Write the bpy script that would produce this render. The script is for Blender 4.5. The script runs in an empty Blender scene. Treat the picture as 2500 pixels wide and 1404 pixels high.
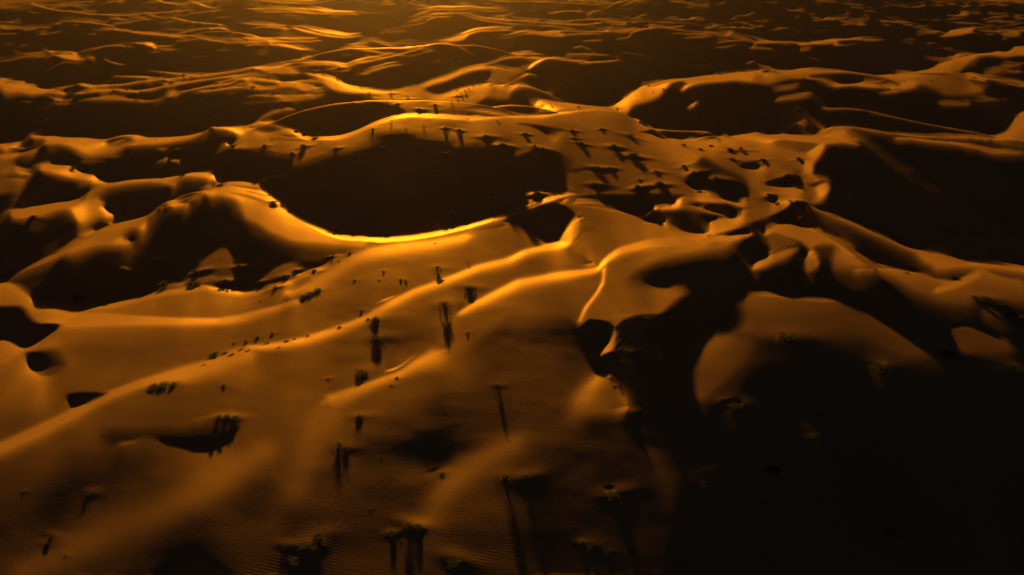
import bpy, math, random
import numpy as np
R = math.radians
scene = bpy.context.scene
# ------------------------------------------------------------------ camera
CAM_H = 100.0
cam_d = bpy.data.cameras.new('drone_camera')
cam = bpy.data.objects.new('drone_camera', cam_d)
scene.collection.objects.link(cam)
cam.location = (0, 0, CAM_H)
cam.rotation_euler = (R(90 - 30.5), 0, 0)
cam_d.sensor_width = 36.0
cam_d.sensor_fit = 'HORIZONTAL'
cam_d.lens = 36.0 * 1750 / 2500
cam_d.clip_start = 0.5
cam_d.clip_end = 40000
scene.camera = cam
# ------------------------------------------------------------------ sky and sun
SUN_EL, SUN_AZ = R(7.0), R(-9.2)          # azimuth from +Y towards +X
world = bpy.data.worlds.new('World')
scene.world = world
world.use_nodes = True
nt = world.node_tree
bg = nt.nodes['Background']
sky = nt.nodes.new('ShaderNodeTexSky')
sky.sky_type = 'NISHITA'
sky.sun_disc = False
sky.sun_elevation = SUN_EL
sky.sun_rotation = SUN_AZ
sky.dust_density = 0.4
sky.ozone_density = 5.0
nt.links.new(sky.outputs[0], bg.inputs[0])
bg.inputs[1].default_value = 0.009
sun_d = bpy.data.lights.new('sun', 'SUN')
sun_d.energy = 5.0
sun_d.angle = R(0.9)
sun_d.color = (1.0, 0.565, 0.04)
sun = bpy.data.objects.new('sun', sun_d)
scene.collection.objects.link(sun)
sun.rotation_euler = (R(90) - SUN_EL, 0, math.pi - SUN_AZ)
# rotation: lamp shines along its -Z; aim it from the sun's place to the ground
from mathutils import Vector
to_sun = Vector((math.sin(SUN_AZ) * math.cos(SUN_EL), math.cos(SUN_AZ) * math.cos(SUN_EL), math.sin(SUN_EL)))
sun.rotation_euler = to_sun.to_track_quat('Z', 'Y').to_euler()
sun.location = (0, 0, 160)
vs = scene.view_settings
vs.view_transform = 'Standard'
vs.look = 'None'
vs.exposure = 1.02
vs.gamma = 1.0
scene.render.resolution_x, scene.render.resolution_y = 1024, 575
scene.render.engine = 'CYCLES'
scene.cycles.volume_bounces = 0
scene.cycles.max_bounces = 4
# ------------------------------------------------------------------ materials
def mat_nodes(name):
    m = bpy.data.materials.new(name)
    m.use_nodes = True
    t = m.node_tree
    return m, t, t.nodes['Principled BSDF']
def N(t, kind, **kw):
    n = t.nodes.new(kind)
    for k, v in kw.items():
        setattr(n, k, v)
    return n
def sand_material():
    m, t, b = mat_nodes('dune_sand')
    L = t.links.new
    geo = N(t, 'ShaderNodeNewGeometry')
    n1 = N(t, 'ShaderNodeTexNoise'); n1.inputs['Scale'].default_value = 0.035; n1.inputs['Detail'].default_value = 5
    L(geo.outputs['Position'], n1.inputs['Vector'])
    ramp = N(t, 'ShaderNodeValToRGB')
    ramp.color_ramp.elements[0].position = 0.3; ramp.color_ramp.elements[0].color = (0.26, 0.115, 0.042, 1)
    ramp.color_ramp.elements[1].position = 0.7; ramp.color_ramp.elements[1].color = (0.31, 0.14, 0.052, 1)
    L(n1.outputs['Fac'], ramp.inputs['Fac'])
    grain = N(t, 'ShaderNodeTexNoise'); grain.inputs['Scale'].default_value = 6.0; grain.inputs['Detail'].default_value = 3; grain.inputs['Roughness'].default_value = .7
    L(geo.outputs['Position'], grain.inputs['Vector'])
    mul = N(t, 'ShaderNodeMixRGB', blend_type='MULTIPLY'); mul.inputs['Fac'].default_value = .35
    gr = N(t, 'ShaderNodeValToRGB'); gr.color_ramp.elements[0].position = .3; gr.color_ramp.elements[0].color = (.5, .5, .5, 1); gr.color_ramp.elements[1].position = .7
    L(grain.outputs['Fac'], gr.inputs['Fac']); L(ramp.outputs[0], mul.inputs[1]); L(gr.outputs[0], mul.inputs[2])
    L(mul.outputs[0], b.inputs['Base Color'])
    b.inputs['Roughness'].default_value = ROUGH
    b.inputs['IOR'].default_value = 1.5
    b.inputs['Specular IOR Level'].default_value = 0.0
    b.inputs['Specular Tint'].default_value = (1.0, 0.5, 0.08, 1)
    # wind ripples: bands across the wind, only in patches; plus sand grain relief
    mp = N(t, 'ShaderNodeMapping'); mp.inputs['Rotation'].default_value = (0, 0, R(12))
    L(geo.outputs['Position'], mp.inputs['Vector'])
    wave = N(t, 'ShaderNodeTexWave', wave_type='BANDS', bands_direction='Y'); wave.inputs['Scale'].default_value = 0.55
    wave.inputs['Distortion'].default_value = 3.5; wave.inputs['Detail'].default_value = 2; wave.inputs['Detail Scale'].default_value = 0.6
    L(mp.outputs[0], wave.inputs['Vector'])
    pm = N(t, 'ShaderNodeTexNoise'); pm.inputs['Scale'].default_value = 0.045; pm.inputs['Detail'].default_value = 2
    L(geo.outputs['Position'], pm.inputs['Vector'])
    pr = N(t, 'ShaderNodeMapRange'); pr.inputs['From Min'].default_value = .56; pr.inputs['From Max'].default_value = .72
    L(pm.outputs['Fac'], pr.inputs['Value'])
    wm = N(t, 'ShaderNodeMath', operation='MULTIPLY'); L(wave.outputs['Fac'], wm.inputs[0]); L(pr.outputs[0], wm.inputs[1])
    bw = N(t, 'ShaderNodeBump'); bw.inputs['Strength'].default_value = .12; bw.inputs['Distance'].default_value = .06
    L(wm.outputs[0], bw.inputs['Height'])
    rel = N(t, 'ShaderNodeTexNoise'); rel.inputs['Scale'].default_value = 1.6; rel.inputs['Detail'].default_value = 6; rel.inputs['Roughness'].default_value = .65
    L(geo.outputs['Position'], rel.inputs['Vector'])
    bn = N(t, 'ShaderNodeBump'); bn.inputs['Strength'].default_value = .09; bn.inputs['Distance'].default_value = .12
    L(rel.outputs['Fac'], bn.inputs['Height']); L(bw.outputs[0], bn.inputs['Normal'])
    L(bn.outputs[0], b.inputs['Normal'])
    # grains throw low light forwards: a broad tinted lobe over the matt body
    gl = N(t, 'ShaderNodeBsdfGlossy', distribution='GGX'); gl.inputs['Roughness'].default_value = 0.54; gl.inputs['Color'].default_value = (0.62, 0.30, 0.09, 1)
    L(bn.outputs[0], gl.inputs['Normal'])
    mx = N(t, 'ShaderNodeMixShader'); mx.inputs[0].default_value = 0.20
    L(b.outputs[0], mx.inputs[1]); L(gl.outputs[0], mx.inputs[2]); L(mx.outputs[0], t.nodes['Material Output'].inputs['Surface'])
    return m
ROUGH = 0.9
SAND = sand_material()
# ------------------------------------------------------------------ the dune field
# ---- light and shade traced over each crest, flank, hollow and slip face, later put into their shape, read on ten-odd overlapping
# view sheets (sheet name -> corner and scale); numbers are x, y and the softness of the edge there; @ gives the painted brightness
SHEET = {'a': (0, 0, 3.9), 'b': (600, 0, 3.9), 'c': (1200, 0, 3.9), 'd': (1860, 0, 3.9), 'e': (0, 300, 3.9), 'f': (600, 300, 3.9),
         'g': (1200, 300, 3.9), 'h': (1860, 300, 3.9), 'i': (0, 620, 3.9), 'j': (600, 620, 3.9), 'k': (1200, 620, 3.9), 'l': (1860, 620, 3.9),
         'm': (0, 960, 3.162), 'n': (700, 960, 3.162), 'o': (1400, 960, 3.162), 'z': (0, 0, 1.0)}
MW, MH = 1250, 702
TONE_LEAN_MAP = np.zeros((MH, MW), np.float32)     # painted brightness, dark to lit; turned into lean towards the sun below
BROW_MAP = np.zeros((MH, MW), np.float32)
DARK_MAP = np.zeros((MH, MW), np.float32)        # patches painted as full shade, later put into the relief
def ease(t):
    t = np.clip(t, 0, 1)
    return t * t * (3 - 2 * t)
def on_map(sheet, pts, soft):
    x0, y0, f = SHEET[sheet]
    return np.array([((x0 + p[0] / f) / 2, (y0 + p[1] / f) / 2, max((p[2] if len(p) > 2 else soft) / f / 2, 0.6)) for p in pts])
def rounded(q):
    n = len(q)
    if n < 5: return q
    out = []
    for i in range(n):
        p0, p1, p2, p3 = q[i - 1], q[i], q[(i + 1) % n], q[(i + 2) % n]
        l = np.hypot(*(p2 - p1)[:2]); k = int(np.clip(l / 6, 1, 5))
        l0 = np.hypot(*(p1 - p0)[:2]) + 1e-6; l3 = np.hypot(*(p3 - p2)[:2]) + 1e-6
        t1 = (p2 - p0) / (l0 + l) * l; t2 = (p3 - p1) / (l + l3) * l
        for a in range(k):
            t = a / k; s = t * t; c = s * t
            o = (2 * c - 3 * s + 1) * p1 + (c - 2 * s + t) * t1 * .85 + (-2 * c + 3 * s) * p2 + (c - s) * t2 * .85
            o[2] = p1[2] * (1 - t) + p2[2] * t
            out.append(o)
    return np.array(out)
def window(q, m):
    xa, xb = int(max(0, q[:, 0].min() - m)), min(MW, int(q[:, 0].max() + m) + 1)
    ya, yb = int(max(0, q[:, 1].min() - m)), min(MH, int(q[:, 1].max() + m) + 1)
    return xa, xb, ya, yb
def patch(sheet, lev, pts, soft=3.5):           # an outline filled with one painted level of light or shade
    q = rounded(on_map(sheet, pts, soft)); q[:, 2] *= 1 + .6 * np.clip(q[:, 2] / 6, 0, 1)
    xa, xb, ya, yb = window(q, q[:, 2].max() * 1.2 + 2)
    if xb <= xa or yb <= ya: return
    X, Y = np.meshgrid(np.arange(xa, xb, dtype=np.float32) + .5, np.arange(ya, yb, dtype=np.float32) + .5)
    best = np.full(X.shape, 1e9, np.float32); ins = np.zeros(X.shape, bool); ws = np.zeros(X.shape, np.float32); ss = np.zeros(X.shape, np.float32)
    n = len(q)
    for i in range(n):
        x1, y1, s1 = (float(c) for c in q[i]); x2, y2, s2 = (float(c) for c in q[(i + 1) % n])
        dx, dy = x2 - x1, y2 - y1; l2 = dx * dx + dy * dy + 1e-9
        t = np.clip(((X - x1) * dx + (Y - y1) * dy) / l2, 0, 1)
        d = np.sqrt((X - x1 - t * dx) ** 2 + (Y - y1 - t * dy) ** 2)
        w = math.sqrt(l2) / (d + .7) ** 3
        ws += w; ss += w * (s1 + (s2 - s1) * t)
        best = np.minimum(best, d)
        xi = x1 + (Y - y1) * dx / (dy if abs(dy) > 1e-9 else 1e-9)
        ins ^= ((y1 <= Y) != (y2 <= Y)) & (X < xi)
    mk = ease(.5 + .5 * np.where(ins, best, -best) / (ss / ws))
    S = TONE_LEAN_MAP[ya:yb, xa:xb]
    S += (lev - S) * mk
    Q = DARK_MAP[ya:yb, xa:xb]
    if lev <= .065: np.maximum(Q, mk, out=Q, casting='unsafe')
    else: Q *= 1 - mk
def crest(sheet, lev, pts):                     # a sharp crest with a lit flank of given width on the near side
    q = on_map(sheet, pts, 10); q = q[np.argsort(q[:, 0])]
    xa, xb = int(max(0, q[0, 0] - .5)), min(MW, int(q[-1, 0] + 1.5))
    if xb <= xa: return
    xs = np.arange(xa, xb) + .5
    yc = np.interp(xs, q[:, 0], q[:, 1]); w = np.maximum(np.interp(xs, q[:, 0], q[:, 2]) * 1.35, 2.1)
    a = np.clip(np.minimum(xs - q[0, 0], q[-1, 0] - xs) / 3 + .3, 0, 1) * np.clip(w / 2.2, .75, 1)
    d = (np.arange(MH) + .5)[:, None] - yc[None]
    v = lev * a[None] * (1 - ease(d / w[None])) * np.clip(d + .5, 0, 1)
    np.maximum(TONE_LEAN_MAP[:, xa:xb], v, out=TONE_LEAN_MAP[:, xa:xb], casting='unsafe')
def brow(sheet, amp, pts, back=.35):                      # a rounded brow that catches more light
    q = on_map(sheet, pts, 40)
    xa, xb, ya, yb = window(q, q[:, 2].max() * 3)
    X, Y = np.meshgrid(np.arange(xa, xb) + .5, np.arange(ya, yb) + .5)
    v = np.zeros(X.shape); n = len(q)
    for i in range(n - 1):
        x1, y1, s1 = q[i]; x2, y2, s2 = q[i + 1]
        dx, dy = x2 - x1, y2 - y1; l2 = dx * dx + dy * dy + 1e-9
        t = np.clip(((X - x1) * dx + (Y - y1) * dy) / l2, 0, 1)
        d = np.hypot(X - x1 - t * dx, Y - y1 - t * dy); s = s1 + (s2 - s1) * t
        s = np.where(((X - x1) * dy - (Y - y1) * dx) > 0, s * back, s)
        e = np.ones(X.shape)
        if i == 0: e = np.where(t <= 0, np.clip(1 - d / (3 * s1), 0, 1), e)
        if i == n - 2: e = np.where(t >= 1, np.clip(1 - d / (3 * s2), 0, 1), e)
        v = np.maximum(v, np.exp(-(d / s) ** 2) * e)
    B = BROW_MAP[ya:yb, xa:xb]
    np.maximum(B, (1.3 * amp * v).astype(np.float32), out=B)
def rows(txt):
    for ln in txt.strip().split(';'):
        ln = ln.strip()
        if ln:
            lev = None
            if '@' in ln: ln, lev = ln.split('@')
            yield [tuple(float(v) for v in t.split(',')) for t in ln.split()], (float(lev) if lev else None)
def cs(sheet, txt, lev=.75):
    for p, l in rows(txt): crest(sheet, lev if l is None else l, p)
def po(sheet, txt, soft=3.5):
    for p, l in rows(txt): patch(sheet, l, p, soft)
def spread(a, n):
    for k in range(n):
        p = np.pad(a, 1, mode='edge')
        a = .25 * p[:-2] + .5 * a + .25 * p[2:]
    return a
def far_crests(n):
    """Low crests crowding the distance, too many to survey one by one."""
    rng = random.Random(21)
    for k in range(n):
        y = 4 + 250 * rng.random() ** 1.7; x = rng.uniform(-20, 2500)
        l = rng.uniform(12, 45) * (1 + y / 150); s = rng.gauss(0, .10); c = rng.uniform(-.12, .12) * l
        w = rng.uniform(2.5, 6) * (1 + y / 200)
        lev = rng.uniform(.22, .42) if x < 1500 else rng.uniform(.25, .5)
        if TONE_LEAN_MAP[min(MH - 1, int(y / 2)), min(MW - 1, max(0, int(x / 2)))] > .1: continue
        if y > 110 and rng.random() < .5: continue
        pts = [(x + (q - .5) * l, y + s * (q - .5) * l + c * (1 - (2 * q - 1) ** 2) * .3, w * (1 - (2 * q - 1) ** 2) + 1) for q in (0, .25, .5, .75, 1)]
        crest('z', lev, pts)
def finish_map():
    """Flanks roll over: painted light fades downslope of every crest, and ends in a soft shoulder."""
    L = TONE_LEAN_MAP; run = np.zeros(MW); tail = np.zeros(MW); out = np.zeros_like(L)
    xs = np.arange(MW); firm = np.ones(MW)
    for y in range(MH):
        n = 1 + y // 140
        firm = 1 - .75 * ease((xs - 590) / 60) * ease((1030 - xs) / 60) * (150 < y < 335)
        run = spread(np.where(L[y] > .15, run + 1, run * math.exp(-1 / (1.5 + .02 * y))), n)
        low = .36 + .16 * ease((y - 240) / 80)
        keep = low + (1 - low) * np.exp(-run / (4 + .11 * y))
        v = L[y] * keep * 1.12
        tail = np.maximum(v, spread(tail, n) * np.exp(-1 / (.5 + min(20.0, .011 * y + .00008 * y * y) * firm)))
        tail = tail * (1 - .85 * DARK_MAP[y])
        out[y] = tail
    out += BROW_MAP * ease(out / .2)
    x = np.linspace(0, 2500, MW)[None]; y = np.linspace(0, 1404, MH)[:, None]
    v = 1 - .5 * ease((x - 1450) / 700) * ease((y - 560) / 220) - .46 * ease((y - 860) / 520)  # light falloff to the lower right and bottom, painted into the map
    return np.clip(out, 0, 1.1) * v
def lean_for(tone):
    """Lean of the sand (as in TONE_LEAN_MAP) that returns a given share of the low sun to the drone."""
    a2 = SAND_ROUGH ** 4
    gx, gy = np.meshgrid(np.linspace(0, 2500, 51), np.linspace(0, 1404, 29))
    dx, up = (gx - 1250) / 1750, (702 - gy) / 1750
    d = np.stack([dx, math.cos(R(30.5)) + up * math.sin(R(30.5)), -math.sin(R(30.5)) + up * math.cos(R(30.5))], -1)
    V = -d / np.linalg.norm(d, axis=-1, keepdims=True)
    h = np.array([math.sin(SUN_AZ), math.cos(SUN_AZ), 0]); S = h * math.cos(SUN_EL) + np.array([0, 0, math.sin(SUN_EL)])
    ms = np.linspace(.37, -math.tan(SUN_EL), 80); tab = []      # ms: how far the sand leans into the sun, from the sun's height
    for k in ms:
        m = math.tan(SUN_EL) - k
        n = np.array([0, 0, 1.]) - m * h; n = n / np.linalg.norm(n)
        nl = max(float(n @ S), 0); nv = np.clip(V @ n, .02, 1)
        H = V + S; H = H / np.linalg.norm(H, axis=-1, keepdims=True); nh = H @ n
        D = a2 / (math.pi * (nh * nh * (a2 - 1) + 1) ** 2)
        G = 2 * nl / (nl + math.sqrt(a2 + (1 - a2) * nl * nl) + 1e-9) * 2 * nv / (nv + np.sqrt(a2 + (1 - a2) * nv * nv))
        tab.append(.29 / math.pi * nl * (1 - SAND_GLOSS) + SAND_GLOSS * .62 * D * G / (4 * nv))
    tab = np.array(tab)[::-1]; ms = ms[::-1]                     # rising lean
    k0 = int(np.argmin(np.abs(ms)))
    tab = np.maximum.accumulate(tab, 0)
    goal = np.clip(tone, 0, 2) ** 2.1 * TONE_TOP
    out = np.zeros_like(goal); yy = np.linspace(0, 28, MH); xx = np.linspace(0, 50, MW)
    yi = np.clip(yy.astype(int), 0, 27); xi = np.clip(xx.astype(int), 0, 49); fy = (yy - yi)[:, None]; fx = (xx - xi)[None]
    prev = None
    for q in range(len(ms)):
        t = tab[q]
        cur = (t[yi][:, xi] * (1 - fx) + t[yi][:, xi + 1] * fx) * (1 - fy) + (t[yi + 1][:, xi] * (1 - fx) + t[yi + 1][:, xi + 1] * fx) * fy
        if prev is not None:
            hit = (goal >= prev) & (goal < cur)
            out = np.where(hit, ms[q - 1] + (ms[q] - ms[q - 1]) * (goal - prev) / np.maximum(cur - prev, 1e-9), out)
        prev = cur
    out = np.where(goal >= prev, ms[-1], out)
    return np.clip(out, 0, None).astype(np.float32)
SAND_ROUGH, SAND_GLOSS, TONE_TOP = 0.54, 0.20, 0.17
# ---------- far rows
cs('a','''290,15,25 350,45,20 430,70,16 530,95,8 700,105,5 860,135,5 @.9;0,40,10 160,35,8;0,75,8 180,50,4;370,48,6 450,38,14 590,35,10 610,40,4;
640,30,5 760,10,20 880,10,6;570,55,5 700,45,18 850,42,8;1010,30,4 1120,5,15 1160,0,10;1500,0,30 1570,10,35 1650,30,20 1720,40,5;
1790,0,40 1880,20,40 1950,45,40 2040,75,12 2090,100,6;1870,15,12 2090,0,8;860,135,6 1000,130,20 1120,145,14 1320,133,5;
1365,118,10 1470,115,25 1560,110,16 1700,98,15 1850,95,5;1400,130,8 1440,140,25 1520,165,5;1050,180,6 1120,172,16 1220,190,10;
1230,160,5 1340,163,18 1390,178,14;1100,232,4 1280,200,14 1370,182,12 1460,183,6;670,195,4 850,208,6 1000,230,8 1160,268,6;
1000,268,12 1200,275,35 1400,300,40 1600,325,35 1700,335,20 1870,340,8 @.85;1600,353,6 1700,352,14 1790,372,5;1670,388,8 1790,385,12;
1870,350,4 2000,378,6 2170,402,5 2500,398,5;1610,155,8 1700,180,14 1840,205,14 1960,215,14 2050,215,28 2130,235,10 @.85;
1710,318,4 1850,278,16 1960,262,22 2110,262,18 2190,285,5;2280,215,20 2320,215,10 2500,235,8;2400,272,6 2500,245,15;2060,160,4 2190,157,6;
1800,128,4 1950,108,8 2090,95,8;0,250,30 50,265,20 100,270,14 205,265,5;310,272,5 400,258,14 480,245,5;515,230,5 575,222,6;830,325,5 920,315,8@.5;
700,480,10 850,460,12 1000,430,14 1130,425,10 1190,440,4;430,680,10 540,615,15 600,585,25 760,600,8@.5;
990,548,16 1080,575,40 1200,605,14 1300,635,10 1450,660,8 1700,695,7 1830,718,5@.85;0,580,14 180,550,10 360,515,4@.5''')
po('a','''425,475 560,478 730,485 740,530,15 805,570 720,578,10 600,560,15 500,520,15@.85;
1270,400 1380,393 1470,395,8 1495,445,10 1470,460,10 1400,435,12 1330,420,8@.8;
0,730 120,740 240,770 225,830 100,825,10 0,815@.7''')
cs('a','''0,832,120 300,838,110 500,850,70 640,880,20@.75;220,832,6 450,835,6 600,825,6 700,812,6;
750,815,20 950,808,22 1050,795,35 1200,790,30 1400,760,25 1600,745,18 1830,718,12 1880,720,10 2100,690,20 2300,670,18 2470,615,8;
1060,715,5 1200,708,35 1350,715,30 1500,735,15 1620,745,4;
720,890,15 900,860,30 1100,845,30 1300,860,40 1500,830,30 1700,790,20 1900,755,30 2100,730,35 2270,710,40;
1600,920,25 1750,860,25 1950,815,25 2200,790,20 2280,745,30 2400,735,25 2500,745,25;
1900,870,12 2200,830,25 2400,820,20 2500,850,20;700,985,5 750,1000,15 780,1010,5@.4;170,960,8 250,955,12 320,970,5@.6''')
po('a','700,960,20 900,920,10 1100,905,10 1400,930,10 1550,930,15 1440,985,20 1200,970,20 900,960,20@.45')
cs('b','''0,665,30 60,635,20 120,615,5;0,715,10 150,708,14 280,725,4;340,612,4 500,590,15 640,595,12 660,600,4;480,632,14 620,605,20 800,608,25 950,630,18;
940,640,14 1050,595,14 1200,570,14 1350,540,14 1500,500,14 1650,460,14 1750,425,12 1800,400,8@.95;1130,690,8 1250,650,14 1380,620,12 1530,600,5@.9;1050,690,5 1200,700,6;
1400,515,4 1560,530,4 1720,490,12 1770,472,20 1808,485,6;1080,380,6 1180,378,14 1300,400,35 1420,450,20 1560,455,16 1700,430,10 1800,402,8@.85;
830,460,6 950,445,14 1090,437,22 1200,440,10;1050,470,5 1200,480,22 1300,495,14 1420,495,4;1300,400,4 1560,408,10 1700,405,10 1800,400,6;
1800,400,8 1900,405,20 2000,430,16 2100,470,14 2170,525,5@.85;1830,390,8 1950,365,16 2080,335,14 2180,300,14 2250,288,6 2500,282,8@.85;
1220,360,5 1280,310,25 1400,300,20 1540,285,14 1565,293,4;1340,265,8 1450,245,10 1600,235,10 1700,210,8 1760,175,12 1810,155,10 1960,158,4;
1520,200,4 1640,175,8 1700,150,10 1800,155,12;430,258,8 560,285,40 700,320,30 830,340,20 950,355,18 1130,330,8@.85;500,237,6 650,275,6 800,310,8 1000,340,8;
60,272,5 150,252,14 300,260,14 405,270,5;0,222,4 300,245,5;0,395,5 200,400,10 400,388,12 500,405,5;400,390,4 600,390,6 740,380,4;
0,430,20 100,412,30 200,425,8@.6;210,425,10 300,415,35 420,435,35 520,460,25 630,465,10;670,425,10 745,428,14@.6;890,525,6 1040,508,10@.5;
400,580,5 500,560,10 630,525,14@.6;1040,570,5 1180,530,25 1300,540,10@.6;0,75,8 150,85,14 280,90,12 430,90,6;70,105,6 250,110,18 450,105,22 600,115,30 850,130,18 1000,130,14 1110,145,8;
580,70,4 700,95,6 870,125,8;310,150,8 420,135,25 560,165,6@.5;790,165,6 900,150,8;1060,105,6 1150,120,14 1250,118,10 1380,135,6;
150,5,6 350,20,20 500,25,18 620,35,8 740,15,12 820,0,5;1250,45,4 1350,38,10 1460,40,4;1300,0,8 1390,30,12 1470,75,5;1520,15,4 1650,45,6 1760,75,8;
1600,78,6 1800,85,14 1950,90,16 2100,80,18 2200,85,5;1580,140,5 1700,105,10 1850,95,14;1950,120,8 2100,120,14 2200,145,6;2000,120,5 2150,165,8 2300,200,10 2496,225,10;
2220,95,10 2350,105,10 2496,95,10;2010,35,6 2120,22,8''')
po('b','''40,650 110,630 300,628 480,632 460,660,20 520,690,6 400,708,6 200,695,10 100,665,8@.75;
0,735 120,740 200,755 480,775 500,795 600,795 655,820,6 660,850,10 560,870,5 450,840,15 350,840,20 280,860,15 120,860,15 0,850,10@.7;
60,780,15 200,785,15 300,800,15 230,830,15 100,810,10@.1;760,660 870,645 1000,640 1000,680,10 880,685,10 800,680,15@.5;
1900,395 2050,340 2110,340 2080,380 2020,395@.6;
550,678 620,690 750,735 850,760 945,822 1050,852 1200,855 1390,870 1470,840 1600,800 1750,770 1900,745 2000,700 2100,665 2200,643 2300,632 2400,640 2500,665 2560,690,10 2400,665,15 2250,670,30 2100,700,30 2000,740,20 1900,780,15 1750,820,15 1700,850,20 1760,900,30 1850,930,15 1900,910,10 2000,860,6 2150,820,6 2300,790,6 2430,775,6 2500,765 2500,960,30 2300,930,30 2200,1000,15 2100,1030,5 1800,1020,8 1660,1030,8 1560,1050,6 1480,1105 1540,1060,5 1400,1000,25 1200,940,20 1100,900,20 960,870,20 820,850,8 750,800,8 600,785,8 600,765,8 680,750,15 600,720,8@.72;
2320,800,15 2450,785,10 2500,790,10 2480,830,10 2380,845,12@.15;
1700,1090,15 1900,1070,15 2060,1075,10 2130,1110,6 1950,1110,8 1750,1105,10@.45;
60,1175 200,1090 300,1045 400,1005 450,1010,6 480,1045,6 400,1050,12 250,1085,12 160,1130,10@.55;
0,920,6 100,900 300,900 600,903 640,910,6 430,965,6 260,965,15 320,940,15 100,915,6@.6''')
cs('b','''1540,1060,10 1660,1030,25 1850,1030,22 2000,1035,22 2200,1050,20 2350,1070,14 2450,1090,6@.85;2280,620,4 2340,590,14 2420,565,10 2496,545,14;
40,1180,8 100,1150,35 200,1165,40 350,1205,35 440,1240,10@.75;420,967,5 600,930,8 750,885,5;560,872,4 700,862,8 745,858,4;1020,963,4 1130,965,8;
1250,1055,10 1400,1060,10@.4;1220,1110,8 1480,1090,10@.4;1230,1160,8 1400,1110,10@.4;820,850,10 950,858,25 1150,880,20 1300,885,10@.9;1390,868,30 1600,800,25 1900,745,20 2100,665,25 2300,632,25 2496,665,10@.8''')
cs('c','''0,600,14 100,555,16 200,535,30 300,540,25 380,560,12 420,572,4@.75;0,640,14 100,655,16 200,672,10 330,650,5@.6;180,530,4 300,510,8 450,508,14 580,525,5;
575,535,5 620,515,8 750,480,4;660,510,5 800,505,10 900,512,10 1110,513,5;1020,510,5 1105,472,5;820,605,4 900,590,20 1050,575,25 1200,570,10@.7;
100,820,5 220,760,25 350,690,30 450,705,8@.8;0,790,10 90,775,8;1760,675,4 1800,682,7 2050,710,5;1230,475,4 1400,515,12 1560,548,14 1800,590,12 1950,615,12 2100,622,8@.5;
1340,478,4 1500,515,7 1650,548,8@.5;770,450,5 860,430,12 900,445,14 960,480,8 1020,500,5;20,290,8 130,278,16 200,288,5;480,292,8 700,290,10 900,298,10 1100,295,8 1330,285,4;
690,330,20 850,320,20 1050,320,10@.5;830,290,4 865,265,8;1290,340,8 1340,300,14 1420,275,14 1530,262,12 1570,252,10 1650,260,8 1800,285,10@.7;1180,372,8 1300,350,15 1340,320,10@.6;
840,390,10 930,380,16 1060,378,8@.6;1700,310,6 1900,320,14 2100,335,10@.5;1820,360,10 1950,350,16 2070,355,8@.5;2010,340,5 2130,330,8 2300,350,10 2496,375,10@.5;
2020,265,6 2080,255,14 2130,245,8;2160,262,6 2330,255,12 2496,265,8@.6;2130,405,8 2250,385,20 2400,375,14 2496,400,8@.5;
540,125,5 640,110,16 700,100,6 870,105,5;900,150,6 950,110,14 1010,97,6;690,250,10 710,215,14 760,190,8 860,180,7 960,175,5;700,225,8 850,230,14 1000,215,14 1050,210,8;1060,200,8 1150,200,16 1240,215,4@.5;
1325,220,5 1390,197,8;1320,170,6 1420,180,5;1360,165,4 1430,140,8 1470,120,5;0,170,30 150,185,20 300,195,12 600,220,10 700,222,5;0,200,20 150,220,20 350,235,12 600,245,14 700,260,10@.6;
0,100,14 150,95,10;100,150,4 220,112,8;1090,70,8 1150,35,14 1230,12,12 1290,5,6;1250,60,4 1310,20,12 1380,0,8;400,15,6 650,20,8 900,35,8 1090,45,5@.6;0,5,15 300,10,10 600,5,6@.6;
1650,165,6 1790,190,8@.5;1930,200,5 2000,180,14 2035,190,4@.5;2400,150,4 2450,125,8 2496,115,10;2430,105,5 2496,95,10''')
po('c','''330,670 380,600 450,570 520,545 600,538 680,545 760,565 850,575 870,585,6 760,585,12 600,565,15 500,570,10 420,620,10@.75;
0,850 100,830 220,810 300,808 420,830 520,870 590,915 480,870,10 380,840,15 250,840,30 150,900,25 0,915,15@.72;
0,650,10 180,680,10 330,660,10 250,720,20 120,790,20 0,780,10@.5;
420,960 480,940 560,955 700,975 850,988 950,990 1100,975 1200,965 1270,940 1330,880 1420,820 1500,810 1600,780 1700,740 1790,728 1620,720 1650,712 1800,730 1900,730 2050,710 2200,710 2300,690 2400,685 2496,688 2580,665 2580,790,20 2300,780,25 2200,790,20 2050,800,25 1900,825,15 1790,872,5 1850,800,10 1830,770,15 1700,800,15 1650,870,20 1600,930,30 1450,990,30 1350,1020,30 1300,1070,20 1200,1050,10 1100,1030,6 1000,1020,6 900,1030,6 800,1050,6 650,1045,10 440,1050,8 500,1010,10 410,1000,8@.66;
1410,805,6 1430,770,6 1470,770,8 1440,800,8@.45;1840,1010,8 1860,970,12 1920,955,12 1950,980,10 1920,1030,10 1860,1030,6@.5;2240,900,15 2310,910,20 2250,950,15@.3;
2400,605,6 2450,575,8 2496,575,8 2460,600,8@.5;210,330,6 330,320,8 400,290,8 480,290,6 600,310,12 700,350,10 600,355,10 480,345,12 400,325,15 300,330,10@.6;
2200,345,6 2240,300,8 2290,285,10 2290,330,12 2250,355,8@.5;2450,465,8 2480,430,10 2510,400,8 2510,470,10@.5;1215,240,6 1240,215,8 1280,230,8@.5;1790,195,5 1800,175,8 1870,162,8 1950,180,8 1880,190,8@.6''')
cs('c','820,1050,8 900,1030,25 1000,1020,30 1100,1030,25 1200,1050,15 1310,1080,8@.9;500,1045,6 650,1050,10;1270,938,25 1330,880,30 1420,820,25 1600,780,20 1790,728,10@.85')
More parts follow.
